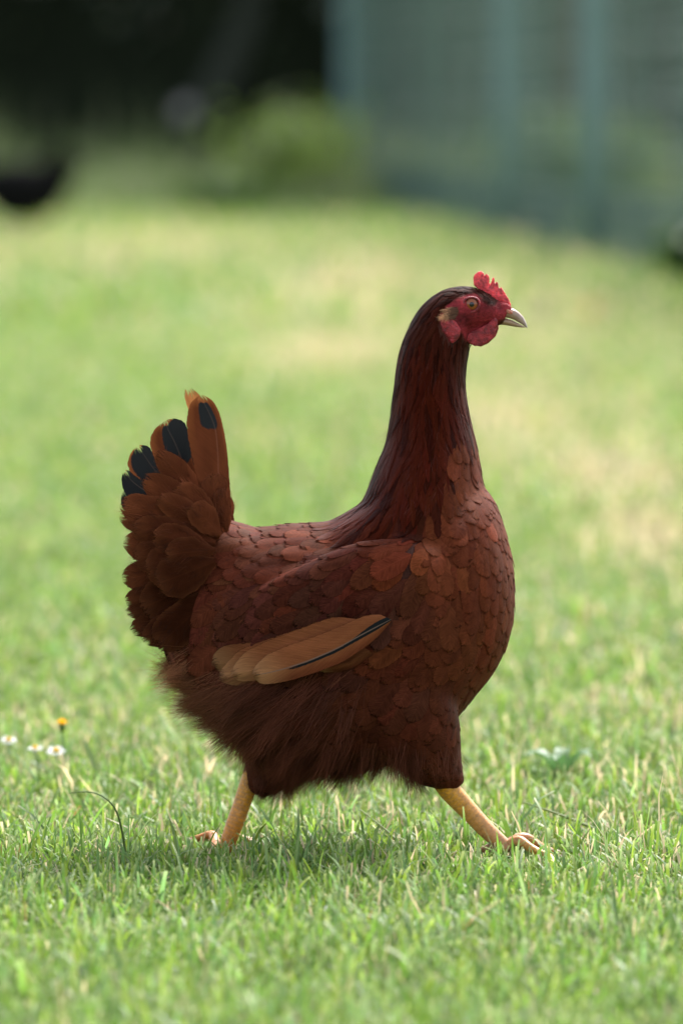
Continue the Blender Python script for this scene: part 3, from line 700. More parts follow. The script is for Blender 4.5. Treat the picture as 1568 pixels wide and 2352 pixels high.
def plumage():
    rs = np.random.default_rng(5)
    P, N = scatter(70000, rs); Q = topx(P); R = flow(Q); q_ok = facemask(P) < .15
    ok = q_ok & ~((Q[:, 0] > 1128) & (Q[:, 1] < 780)) & (rs.random(len(Q)) > np.clip((Q[:, 1]-1520)/70, 0, 1)*np.clip((800-Q[:, 0])/200, 0, 1)*.9); P, N, Q, R = P[ok], N[ok], Q[ok], R[ok]
    keep = poisson(P, R[:, 4]/PXM); P, N, Q, R = P[keep], N[keep], Q[keep], R[keep]
    n = len(P); ang = rs.normal(0, .13, n); dx = R[:, 0]*np.cos(ang)-R[:, 1]*np.sin(ang); dy = R[:, 0]*np.sin(ang)+R[:, 1]*np.cos(ang)
    D = tangent_dir(P, N, dx, dy)
    L = R[:, 2]/PXM*np.exp(rs.normal(0, .10, n)); Wd = R[:, 3]/PXM*np.exp(rs.normal(0, .08, n))
    col = R[:, 5:8]*np.exp(rs.normal(0, .09, (n, 1)))*np.exp(rs.normal(0, .035, (n, 3)))
    kind = np.clip(R[:, 8], 0, 1); kd = (kind > .5)
    # dark streaked hackles
    dk = kd & (rs.random(n) < .24); col[dk] *= np.array([.50, .55, .6])
    bk = (~kd) & (Q[:, 0] < 985) & (Q[:, 1] < 1520); col[bk] *= np.exp(rs.normal(0, .11, (bk.sum(), 1)))*np.exp(rs.normal(0, .06, (bk.sum(), 3)))
    lt = (~kd) & (rs.random(n) < .08); col[lt] *= 1.25
    lift = (.0003+.0006*rs.random(n))*L*PXM/70*np.where(kd, .7, 1)
    hug = np.where((Q[:, 0] < 520) & (Q[:, 1] > 1200), .75, 1.)
    rump = (Q[:, 0] < 560) & (Q[:, 1] > 1250)
    lift[rump] *= 2.2; lift[bk] *= 1.35
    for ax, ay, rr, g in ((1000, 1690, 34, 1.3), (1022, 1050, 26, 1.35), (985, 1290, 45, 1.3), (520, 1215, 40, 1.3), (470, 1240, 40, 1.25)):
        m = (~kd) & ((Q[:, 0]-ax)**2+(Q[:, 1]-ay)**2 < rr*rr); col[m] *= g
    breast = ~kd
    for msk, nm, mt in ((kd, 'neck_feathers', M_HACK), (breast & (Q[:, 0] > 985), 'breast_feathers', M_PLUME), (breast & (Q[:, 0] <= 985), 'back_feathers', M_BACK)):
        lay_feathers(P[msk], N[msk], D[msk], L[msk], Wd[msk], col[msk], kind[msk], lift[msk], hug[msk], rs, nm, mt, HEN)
plumage()

def barbs(P, N, D, L, w, col, rs, name, parent, clump=.008, spread=.25, out=.3, seg=4):
    n = len(P)
    key = np.floor(P/clump).astype(int); _, inv = np.unique(key, axis=0, return_inverse=True); inv = inv.ravel(); m = inv.max()+1
    cd = rs.normal(0, .35, (m, 3)); cc = np.exp(rs.normal(0, .25, m)); cs = np.zeros((m, 3)); cn = np.zeros(m)
    np.add.at(cs, inv, P); np.add.at(cn, inv, 1); cs /= cn[:, None]
    d = D+N*(out*(.4+.9*rs.random((n, 1))))+cd[inv]*.6+rs.normal(0, spread, (n, 3)); d /= np.linalg.norm(d, axis=1)[:, None]
    curve = rs.normal(0, .25, (n, 3))+np.array([0, 0, -.12])
    V = np.zeros((n, seg, 2, 3)); t_ = np.cross(d, N)+1e-6; t_ /= np.linalg.norm(t_, axis=1)[:, None]
    for k in range(seg):
        s = k/(seg-1); c = P+N*.0005+d*(L*s)[:, None]+curve*(L*s*s*.5)[:, None]+(cs[inv]-P)*(.62*s)
        hw = (w*(1-.85*s)*.5)[:, None]
        V[:, k, 0] = c-t_*hw; V[:, k, 1] = c+t_*hw
    C = np.repeat((col*cc[inv][:, None])[:, None], seg*2, 1)
    g = np.linspace(.8, 1.25, seg)[None, :, None]; C = C.reshape(n, seg, 2, 3)*g[..., None]
    f = np.array([[2*k, 2*k+1, 2*k+3, 2*k+2] for k in range(seg-1)]); F = ((np.arange(n)*seg*2)[:, None, None]+f[None]).reshape(-1, 4)
    return mk(name, V.reshape(-1, 3), F, M_FLUFF, parent, cols=C.reshape(-1, 3))
def fluff():
    rs = np.random.default_rng(9)
    P, N = scatter(260000, rs); Q = topx(P); x, y = Q[:, 0], Q[:, 1]
    rear = np.clip((y-(np.where(x < 470, 1475, 1530)-np.clip((x-380)*.05, 0, 30)))/60, 0, 1)*np.clip((860-x)/260, 0, 1)
    shank = ((y > 1700) & (x > 900))*.35
    side = np.exp(-((x-945)/60)**2-((y-1400)/130)**2)*.05
    under = np.clip((y-1690)/50, 0, 1)*(x < 960)*np.clip(-N[:, 2]*1.5, 0, 1)*.45
    p = np.clip(rear*.52+shank*.3+side*.0+under, 0, 1)
    ok = rs.random(len(P)) < p; P, N, Q = P[ok], N[ok], Q[ok]; R = flow(Q); n = len(P); print('barbs', n)
    D = tangent_dir(P, N, R[:, 0], R[:, 1])
    L = R[:, 2]/PXM*rs.uniform(.45, 1.25, n); sk_ = (Q[:, 1] > 1740) & ((Q[:, 0] > 960) | (Q[:, 0] < 640)); L[sk_] *= .7; L[(Q[:, 0] < 500) & (Q[:, 1] < 1545)] *= .55
    rk = np.clip((640-Q[:, 0])/200, 0, 1)[:, None]; tone = np.array([.18, .068, .034])*rk+np.array([.090, .026, .014])*(1-rk)
    tone = np.where(((Q[:, 1] < 1540) & (Q[:, 0] > 800))[:, None], np.array([.17, .055, .026]), tone)
    barbs(P, N, D, L, np.full(n, .00032), tone*np.exp(rs.normal(0, .18, (n, 1))), rs, 'belly_fluff', HEN, .013, .11, .34)
    # fine short bristles that soften crown, throat and neck outline
    P, N = scatter(120000, rs); Q = topx(P); f = facemask(P)
    ok = (Q[:, 1] < 1180) & (Q[:, 0] > 840) & (rs.random(len(P)) < np.where(f > .5, .25, .16)) & (Q[:, 0] < 1150); P, N, Q = P[ok], N[ok], Q[ok]; f = f[ok]; n = len(P); R = flow(Q)
    D = tangent_dir(P, N, R[:, 0], R[:, 1]); L = np.where(f > .5, .0022, R[:, 2]/PXM*.35)*rs.uniform(.5, 1.2, n)
    barbs(P, N, D, L, np.full(n, .00018), np.array([.06, .016, .011])*np.ones((n, 1)), rs, 'bristles', HEN, .006, .12, .25)
fluff()

def resample(P, n):
    P = np.asarray(P, float); s = np.concatenate([[0], np.cumsum(np.linalg.norm(np.diff(P, axis=0), axis=1))]); t = np.linspace(0, s[-1], n)
    c = np.stack([np.interp(t, s, P[:, k]) for k in range(P.shape[1])], 1)
    for _ in range(2): c[1:-1] = .25*c[:-2]+.5*c[1:-1]+.25*c[2:]
    return c
def big_feather(name, parent, rach, left, right, Yfun, col, mat, mark=None, shaft=0., camber=.002, nv=26, nu=13, ragged=.012, seed=0):
    """feather between two measured edges; left = u -1, right = u +1"""
    rs = np.random.default_rng(seed); r = resample(rach, nv); l = resample(left, nv); g = resample(right, nv)
    u = np.linspace(-1, 1, nu); v = np.linspace(0, 1, nv); V = np.zeros((nv, nu, 3)); fuv = np.zeros((nv, nu, 3)); mk_ = np.zeros((nv, nu, 3)); C = np.zeros((nv, nu, 3))
    n1 = np.interp(v, np.linspace(0, 1, 12), rs.normal(0, 1, 12))*ragged
    for i in range(nv):
        for j, uu in enumerate(u):
            e = l[i] if uu < 0 else g[i]; a = abs(uu); p = r[i]+(e-r[i])*a*(1+n1[i]*(1 if uu < 0 else -1))
            y = Yfun(v[i], uu, p)+camber*a**1.6
            V[i, j] = pt(p[0], p[1], y); fuv[i, j] = (uu, v[i], (seed*.137) % 1)
            if mark: mk_[i, j] = (mark(v[i], uu), shaft, 0)
            C[i, j] = col(v[i], uu) if callable(col) else col
    i = np.arange(nv*nu).reshape(nv, nu); F = np.stack([i[:-1, :-1], i[:-1, 1:], i[1:, 1:], i[1:, :-1]], -1).reshape(-1, 4)
    return mk(name, V.reshape(-1, 3), F, mat, parent, cols=C.reshape(-1, 3), attrs={'fuv': fuv.reshape(-1, 3), 'mark': mk_.reshape(-1, 3)})
def ss(a, b, x): t = min(1, max(0, (x-a)/(b-a))); return t*t*(3-2*t)
def tail():
    tb = pt(480, 1230, 0)
    T = empty('tail', tuple(tb), None, None); T.parent = HEN
    brown = (.070, .020, .0085); tan = (.22, .072, .023); blk = (.014, .014, .015)
    def bt(v, u): k = ss(.86, 1, v)*.6+.40*ss(.65, 1, abs(u))*ss(.4, .8, v); k = min(1, k); return [a*(1-k)+b*k for a, b in zip(brown, tan)]
    Y = lambda y0, y1: (lambda v, u, p: y0+(y1-y0)*v)
    for sg, o in ((-1, 0), (1, 3)):
        yy = lambda y0, y1: Y(sg*y0, sg*y1)
        cam_ = .002
        k = .0 if sg < 0 else 1
        def f(rach, left, right, y, col, mark=None, seed=1, shaft=.12):
            R_, L_, G_ = Z(zt, rach), Z(zt, left), Z(zt, right)
            if k: # the far row stands a little lower and is hidden by the near one
                c = np.array(zt(900, 1330)); R_, L_, G_ = [c+(q-c)*.93+np.array([5, 4]) for q in (R_, L_, G_)]
            big_feather('tail_feather', T, R_, L_, G_, yy(*y), col, M_QUILL, mark, shaft, sg*-.002*-1 if sg < 0 else -.002, seed=seed+o*10)
        f([(1010, 1320), (990, 1000), (985, 700), (965, 480), (900, 330), (845, 240), (828, 196)], [(930, 1330), (850, 1100), (748, 750), (700, 450), (716, 300), (758, 222), (822, 194)], [(1125, 1290), (1088, 1050), (1074, 800), (1052, 580), (1005, 360), (938, 228), (850, 190)],
          (.030, .032), bt, lambda v, u: ss(.68, .76, v)*(1-ss(.90, .97, v))*(1-ss(.28, .62, abs(u+.05))), 1)
        f([(880, 1320), (780, 1000), (680, 790), (600, 600), (525, 470), (520, 420)], [(800, 1330), (600, 1000), (430, 780), (378, 640), (378, 560), (420, 490), (500, 425)], [(940, 1300), (860, 1000), (752, 770), (740, 620), (708, 440), (640, 385), (540, 405)],
          (.024, .027), bt, lambda v, u: ss(.50, .60, v)*(1-ss(.93, .985, v))*ss(-.62, -.38, u)*(1 if u > 0 else 1-ss(.3, .75, abs(u))*.6), 2)
        f([(860, 1350), (600, 1050), (400, 820), (330, 715), (285, 660)], [(830, 1370), (550, 1080), (330, 960), (205, 880), (182, 790), (200, 710), (258, 650)], [(890, 1320), (650, 1000), (440, 800), (405, 690), (390, 640), (335, 625), (288, 632)],
          (.019, .023), bt, lambda v, u: ss(.2, .3, v)*(1-ss(.95, .99, v))*(1-ss(.72, .95, abs(u))*ss(.5, .8, v)*(1 if u < 0 else .3)), 3)
        f([(840, 1380), (550, 1150), (330, 1030), (220, 950), (165, 880)], [(820, 1390), (500, 1200), (270, 1115), (165, 1090), (135, 990), (126, 900), (150, 868)], [(860, 1360), (600, 1100), (390, 960), (290, 900), (225, 860), (190, 845), (168, 850)],
          (.015, .019), bt, lambda v, u: ss(.2, .3, v)*(1-ss(.96, .995, v)*.8), 4, .2)
        f([(820, 1390), (520, 1240), (290, 1160), (180, 1110), (140, 1060)], [(800, 1410), (500, 1300), (250, 1240), (150, 1215), (124, 1150), (124, 1090), (136, 1050)], [(830, 1370), (550, 1200), (310, 1120), (215, 1075), (170, 1045), (145, 1038)],
          (.012, .016), bt, lambda v, u: ss(.2, .3, v)*.9, 5, .2)
    # tip of a far feather showing behind the tallest one
    big_feather('tail_feather', T, Z(zt, [(1000, 1300), (900, 700), (790, 350), (735, 210), (715, 150)]), Z(zt, [(950, 1300), (800, 700), (720, 300), (676, 210), (686, 140)]), Z(zt, [(1050, 1300), (1000, 700), (900, 330), (835, 190), (745, 124)]), Y(.0, -.002), (.28, .11, .036), M_QUILL, lambda v, u: .0, 0., .001, seed=8)
    # broad soft coverts overlapping the quills: base, tip, half width, bend, y0, y1, colour gain
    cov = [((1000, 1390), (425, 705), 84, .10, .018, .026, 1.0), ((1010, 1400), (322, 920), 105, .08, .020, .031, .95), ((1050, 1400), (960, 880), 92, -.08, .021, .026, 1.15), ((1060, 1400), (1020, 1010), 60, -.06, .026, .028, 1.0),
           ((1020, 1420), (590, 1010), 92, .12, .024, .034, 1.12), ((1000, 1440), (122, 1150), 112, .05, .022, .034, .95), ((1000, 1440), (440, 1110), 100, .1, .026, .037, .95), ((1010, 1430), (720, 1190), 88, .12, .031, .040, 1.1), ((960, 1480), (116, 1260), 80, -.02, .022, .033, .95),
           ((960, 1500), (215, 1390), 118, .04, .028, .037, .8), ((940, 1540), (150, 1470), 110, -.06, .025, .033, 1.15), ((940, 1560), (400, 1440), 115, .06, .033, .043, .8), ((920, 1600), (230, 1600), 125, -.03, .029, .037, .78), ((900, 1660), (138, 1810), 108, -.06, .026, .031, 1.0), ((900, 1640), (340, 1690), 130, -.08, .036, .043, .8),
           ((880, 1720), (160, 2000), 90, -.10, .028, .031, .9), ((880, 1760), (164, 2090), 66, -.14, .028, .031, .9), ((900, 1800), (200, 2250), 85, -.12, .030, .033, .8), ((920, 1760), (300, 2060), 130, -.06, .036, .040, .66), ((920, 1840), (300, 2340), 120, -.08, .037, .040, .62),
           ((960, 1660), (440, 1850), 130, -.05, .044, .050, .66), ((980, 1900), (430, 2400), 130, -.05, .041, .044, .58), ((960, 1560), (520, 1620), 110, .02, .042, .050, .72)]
    for sg in (-1, 1):
        for i, (b, t_, hw, bend, y0, y1, gain) in enumerate(cov):
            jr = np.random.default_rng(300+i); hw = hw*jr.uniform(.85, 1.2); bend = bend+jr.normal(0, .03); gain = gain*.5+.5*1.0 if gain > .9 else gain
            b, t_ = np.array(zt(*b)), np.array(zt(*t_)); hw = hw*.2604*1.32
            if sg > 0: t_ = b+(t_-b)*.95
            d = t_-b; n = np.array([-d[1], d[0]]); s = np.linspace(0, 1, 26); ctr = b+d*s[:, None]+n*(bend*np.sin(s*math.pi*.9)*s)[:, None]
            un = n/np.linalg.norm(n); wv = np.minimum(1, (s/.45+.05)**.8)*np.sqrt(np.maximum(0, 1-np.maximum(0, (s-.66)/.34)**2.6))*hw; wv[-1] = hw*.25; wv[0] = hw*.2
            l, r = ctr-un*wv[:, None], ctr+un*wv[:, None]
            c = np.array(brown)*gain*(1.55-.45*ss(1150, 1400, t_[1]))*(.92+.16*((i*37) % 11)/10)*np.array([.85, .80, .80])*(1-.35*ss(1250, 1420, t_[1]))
            def colf(v, u, c=c): k = .14*ss(.7, 1, max(abs(u), v)); return [a*(1-k)+q*k for a, q in zip(c, (.24, .085, .035))]
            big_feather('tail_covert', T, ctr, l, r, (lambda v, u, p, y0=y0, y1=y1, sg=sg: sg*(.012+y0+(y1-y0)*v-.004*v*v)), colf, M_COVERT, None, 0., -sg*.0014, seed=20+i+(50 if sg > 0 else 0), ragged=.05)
tail()
def tail_down():
    rs = np.random.default_rng(77); bpy.context.view_layer.update(); P = []; D = []; C = []; T = bpy.data.objects['tail']; nu = 13
    for o in T.children:
        if not o.name.startswith('tail_covert'): continue
        me = o.data; n = len(me.vertices); co = np.empty(n*3, np.float32); me.vertices.foreach_get('co', co); co = co.reshape(-1, nu, 3).astype(float)+worldloc(o)
        cl = np.empty(n*4, np.float32); me.color_attributes['Col'].data.foreach_get('color', cl); cl = cl.reshape(-1, nu, 4)[..., :3]
        m = 95; i = (rs.random(m)**.6*(len(co)-2)).astype(int); j = rs.integers(0, nu-1, m); a = rs.random((m, 1))
        d = co[i+1, j]-co[i, j]; d /= np.linalg.norm(d, axis=1)[:, None]+1e-9; side = (co[i, -1]-co[i, 0]); side /= np.linalg.norm(side, axis=1)[:, None]+1e-9
        P.append(co[i, j]*(1-a)+co[i, j+1]*a); D.append(d+side*((j-6)/6*.75)[:, None]); C.append(cl[i, j])
    P, D, C = np.concatenate(P), np.concatenate(D), np.concatenate(C); n = len(P); N = np.zeros((n, 3)); N[:, 1] = np.sign(P[:, 1]); D /= np.linalg.norm(D, axis=1)[:, None]
    barbs(P, N, D, rs.uniform(.004, .009, n), np.full(n, .00026), C*np.exp(rs.normal(.1, .15, (n, 1))), rs, 'tail_down', T, .012, .10, .10)
tail_down()

def wing():
    w0 = pt(880, 1430, -.1)
    Wg = empty('wing', tuple(w0), None, None); Wg.parent = HEN
    tan = np.array([.185, .060, .025]); red = np.array([.13, .035, .016]); pale = np.array([.28, .13, .06])
    def ysurf(q):
        out = []
        for x, y in q:
            d = Vector(ray(x, y)).normalized(); h = BVH.ray_cast(Vector(CAM), d)
            out.append(h[0][1] if h[0] is not None else np.nan)
        return np.array(out)
    quad = lambda q: np.stack([np.ones(len(q)), (q[:, 0]-690)/200, (q[:, 1]-1500)/80, ((q[:, 0]-690)/200)**2, (q[:, 0]-690)*(q[:, 1]-1500)/16000, ((q[:, 1]-1500)/80)**2], 1)
    gx, gy = np.meshgrid(np.linspace(488, 895, 24), np.linspace(1415, 1578, 12)); gq = np.stack([gx.ravel(), gy.ravel()], 1)
    lim = 1560-(gq[:, 0]-490)*.33; gq = gq[np.abs(gq[:, 1]-lim) < 60]; gs = ysurf(gq); gq = gq[~np.isnan(gs)]; gs = gs[~np.isnan(gs)]
    kq = np.linalg.lstsq(quad(gq), gs, rcond=None)[0]; rmin = np.percentile(gs-quad(gq)@kq, 8)
    def fe(rach, up, lo, off, mark, gain, seed, colf=None, shaft=0):
        R_, U_, L_ = Z(zw, rach), Z(zw, up), Z(zw, lo)
        base = lambda p: float(quad(np.array([p]))@kq)+rmin-off
        def c(v, u):
            q = ss(.1, .9, u) if u > 0 else 0; a = tan*(1-q)+red*q; p = ss(.70, 1, v); return (a*(1-p)+pale*p)*gain
        return big_feather('flight_feather', Wg, R_, U_, L_, lambda v, u, p: base(p), colf or c, M_WING, mark, shaft, .0022, nv=34, nu=21, seed=seed, ragged=.01)
    st = lambda v, u: (1-ss(.70, .82, v))*((1-ss(.20+.35*ss(.3, 0, v), .36+.5*ss(.3, 0, v), abs(u))) if u > 0 else (1-ss(.12+.5*ss(.35, 0, v), .2+.5*ss(.35, 0, v), abs(u)))*ss(.5, .3, v))
    def _st(v, u):
        lo = .22+.12*max(0, 1-v/.3); up = .0+.42*max(0, 1-v/.30)
        return (1-ss(.68, .84, v))*(1-ss(lo-.12, lo+.12, u) if u > 0 else (1-ss(up-.06, up+.08, -u))*(1 if v < .36 else .4))
    fe([(1410, 240), (1200, 350), (1000, 462), (800, 548), (620, 607), (480, 640), (392, 650)], [(1330, 205), (1215, 205), (1100, 262), (900, 345), (640, 432), (490, 505), (405, 585), (384, 640)], [(1400, 270), (1310, 372), (1230, 440), (1050, 560), (800, 652), (640, 700), (520, 722), (432, 718), (398, 664)], .0165, _st, 1.0, 3, shaft=1)
    fe([(1300, 300), (1000, 420), (700, 530), (450, 600), (240, 648)], [(1160, 238), (1000, 218), (850, 262), (600, 358), (440, 420), (340, 470), (255, 575), (228, 640)], [(1300, 330), (1000, 560), (700, 640), (450, 690), (330, 702), (262, 695), (235, 655)], .0115, lambda v, u: (1-ss(.02, .1, abs(u-.05)))*.9*ss(.9, .8, v), .95, 4)
    fe([(1200, 320), (900, 440), (600, 540), (350, 620), (150, 680)], [(1000, 240), (850, 270), (600, 352), (420, 410), (300, 460), (190, 570), (136, 650)], [(1200, 400), (900, 610), (600, 690), (400, 720), (270, 735), (190, 715), (140, 690)], .0068, None, .88, 5)
    fe([(1000, 320), (700, 420), (400, 520), (200, 560), (95, 575)], [(900, 280), (600, 380), (340, 415), (250, 420), (160, 440), (100, 500), (88, 550)], [(1000, 420), (700, 560), (400, 640), (220, 640), (150, 640), (105, 590)], .0035, lambda v, u: .45*ss(.86, .95, v)*(1-ss(.94, .99, v)), .62, 6)
    fe([(1250, 470), (1100, 560), (950, 600), (860, 620)], [(1200, 440), (1080, 520), (950, 570), (870, 610)], [(1280, 500), (1130, 600), (1040, 625), (900, 632)], .0050, None, .55, 7)
wing()

def slab(name, poly, y0, y1, mat, parent, voxel=.0006, it=4, belly=0.):
    """plate of measured outline between depths y0 and y1, rounded"""
    poly = np.asarray(poly, float); n = len(poly)
    V = [pt(x, y, y0) for x, y in poly]+[pt(x, y, y1) for x, y in poly]
    F = [list(range(n)), list(range(n, 2*n))[::-1]]+[[i, i+n, (i+1) % n+n, (i+1) % n] for i in range(n)]
    v, f = remesh_union([(np.array(V), F)], voxel, it)
    if belly:
        q = topx(v); d = polydist(q, poly); ym = (y0+y1)/2; v[:, 1] = ym+(v[:, 1]-ym)*(1+belly*np.clip(d/12, 0, 1))
    return mk(name, v, f, mat, parent)
def head():
    comb_ = Z(z2, [(690, 225), (678, 110), (702, 60), (760, 18), (802, 12), (838, 48), (842, 95), (868, 48), (908, 78), (918, 130), (912, 215), (945, 180), (962, 108), (988, 106), (996, 240), (1018, 168), (1042, 178), (1057, 282), (1088, 242), (1117, 288), (1168, 370), (1205, 430), (1240, 520), (1130, 520), (1000, 450), (900, 370), (820, 300), (750, 270)])
    slab('comb', comb_, -.0016, .0016, M_COMB, HEN, .00042, 3, .5)
    slab('wattle', Z(z2, [(552, 1010), (600, 930), (760, 860), (900, 780), (1000, 690), (1040, 740), (1022, 850), (985, 960), (905, 1050), (800, 1105), (700, 1116), (620, 1075)]), -.0110, -.0078, M_WATTLE, HEN, .0006, 5, .3)
    slab('wattle', Z(z2, [(640, 1000), (700, 900), (850, 800), (1000, 720), (1052, 800), (1050, 870), (1010, 970), (900, 1075), (790, 1125), (690, 1100)]), .0058, .0092, M_WATTLE, HEN, .0006, 5, .5)
    for sg in (-1, 1):
        def ysurf(x, y):
            d = Vector((0, -sg, 0)); o = pt(x, y, sg*.1); h = BVH.ray_cast(Vector(o), d); return h[0][1]
        ys = ysurf(*z2(340, 850))
        slab('ear_lobe', Z(z2, [(198, 730), (300, 690), (430, 760), (500, 880), (478, 980), (425, 1040), (372, 1078), (345, 1062), (330, 1010), (240, 915), (205, 810)]), ys+sg*.0010, ys-sg*.003, M_WATTLE, HEN, .0006, 6, .6)
        # eye
        ex, ey = z2(655, 500); ys = ysurf(ex, ey); R = .0061; c = pt(ex, ey, ys-sg*.0034)
        V = []; F = []; C = []; nr, na = 28, 32
        for i in range(nr):
            th = 1.5*(i/(nr-1))**1.0
            for j in range(na):
                a = 2*math.pi*j/na; V.append(c+R*np.array([math.sin(th)*math.cos(a), sg*math.cos(th), math.sin(th)*math.sin(a)]))
                C.append((.004, .004, .005) if th < .30 else ((.22, .055, .012) if th < .66 else ((.16, .04, .012) if th < .78 else (.05, .035, .035))))
        F = [[i*na+j, i*na+(j+1) % na, (i+1)*na+(j+1) % na, (i+1)*na+j] for i in range(nr-1) for j in range(na)]
        mk('eye', np.array(V), F, M_EYE, HEN, cols=C)
        V = []; n1, n2 = 40, 12
        for i in range(n1):
            a = 2*math.pi*i/n1; rad = .0056+.0003*math.sin(3*a)
            for j in range(n2):
                b = 2*math.pi*j/n2; rr = rad+.0009*math.cos(b); V.append(pt(ex, ey, ys)+np.array([rr*math.cos(a), sg*(.0006+.0011*math.sin(b)), rr*.95*math.sin(a)]))
        F = [[i*n2+j, i*n2+(j+1) % n2, ((i+1) % n1)*n2+(j+1) % n2, ((i+1) % n1)*n2+j] for i in range(n1) for j in range(n2)]
        mk('eyelid', np.array(V), F, M_LID, HEN)
        # tan tuft over the ear
        rs = np.random.default_rng(31); n = 900; s = rs.random(n); P = []
        a, b = np.array(z2(470, 590)), np.array(z2(300, 570)); q = a+(b-a)*s[:, None]+rs.normal(0, 1, (n, 2))*np.array([3.0, 7.5])
        P = np.array([pt(x, y, 0) for x, y in q]); N = []
        for i in range(n):
            h, nn, _, _ = BVH.find_nearest(Vector((P[i][0], sg*.03, P[i][2]))); P[i] = h; N.append(nn)
        N = np.array(N); D = tangent_dir(P, N, np.full(n, -1.), np.full(n, .25))
        col = np.where((s > .45)[:, None], np.array([.34, .19, .10]), np.array([.10, .05, .03]))*np.exp(rs.normal(0, .15, (n, 1)))
        barbs(P, N, D, rs.uniform(.004, .0085, n), np.full(n, .00035), col, rs, 'ear_tuft', HEN, .005, .12, .35)
    # beak
    def beak(st, nm, c0, c1, parent):
        rings = []; C = []
        for k, (x, t_, b, w) in enumerate(st):
            p0, p1 = z2(x, t_), z2(x, b); cx = p0[0]; cy = (p0[1]+p1[1])/2; hh = (p1[1]-p0[1])/2; R = []
            for j in range(20):
                a = 2*math.pi*j/20; ca, sa = math.cos(a), math.sin(a)
                p = pt(cx, cy-hh*ca, 0); R.append(p+np.array([0, w*np.sign(sa)*abs(sa)**.8, 0])); f = k/(len(st)-1); f = f*f; C.append([q*(1-f)+r*f for q, r in zip(c0, c1)])
            rings.append(np.array(R))
        v, f = loft(rings); return mk(nm, v, f, M_BEAK, parent, cols=C)
    def dens(st, n=24):
        st = np.array(st); t = np.linspace(0, len(st)-1, n); return np.stack([np.interp(t, range(len(st)), st[:, k]) for k in range(4)], 1)
    B = empty('beak', tuple(pt(*z2(1040, 700), 0)), None, None); B.parent = HEN
    beak(dens([(1000, 600, 702, .0050), (1120, 560, 694, .0048), (1200, 548, 702, .0046), (1280, 570, 728, .0040), (1350, 617, 768, .0032), (1410, 682, 805, .0022), (1450, 755, 836, .0012), (1474, 826, 856, .0003)]), 'upper_beak', (.25, .145, .080), (.36, .29, .28), B)
    beak(dens([(1000, 712, 806, .0044), (1150, 702, 806, .0040), (1250, 732, 826, .0033), (1330, 772, 838, .0025), (1400, 812, 844, .0015), (1445, 830, 840, .0005)]), 'lower_beak', (.27, .16, .085), (.30, .21, .15), B)
    for sg in (-1, 1):   # nostril flaps
        v, f = path_loft([z2(1130, 580)+(2, .0008, sg*.0046), z2(1165, 592)+(5, .0013, sg*.0046), z2(1210, 612)+(5.5, .0013, sg*.0044), z2(1255, 632)+(2, .0006, sg*.0042)], k=12)
        mk('nostril_flap', v, f, comb_mat('nostril_skin', (.40, .14, .09)), B)
head()

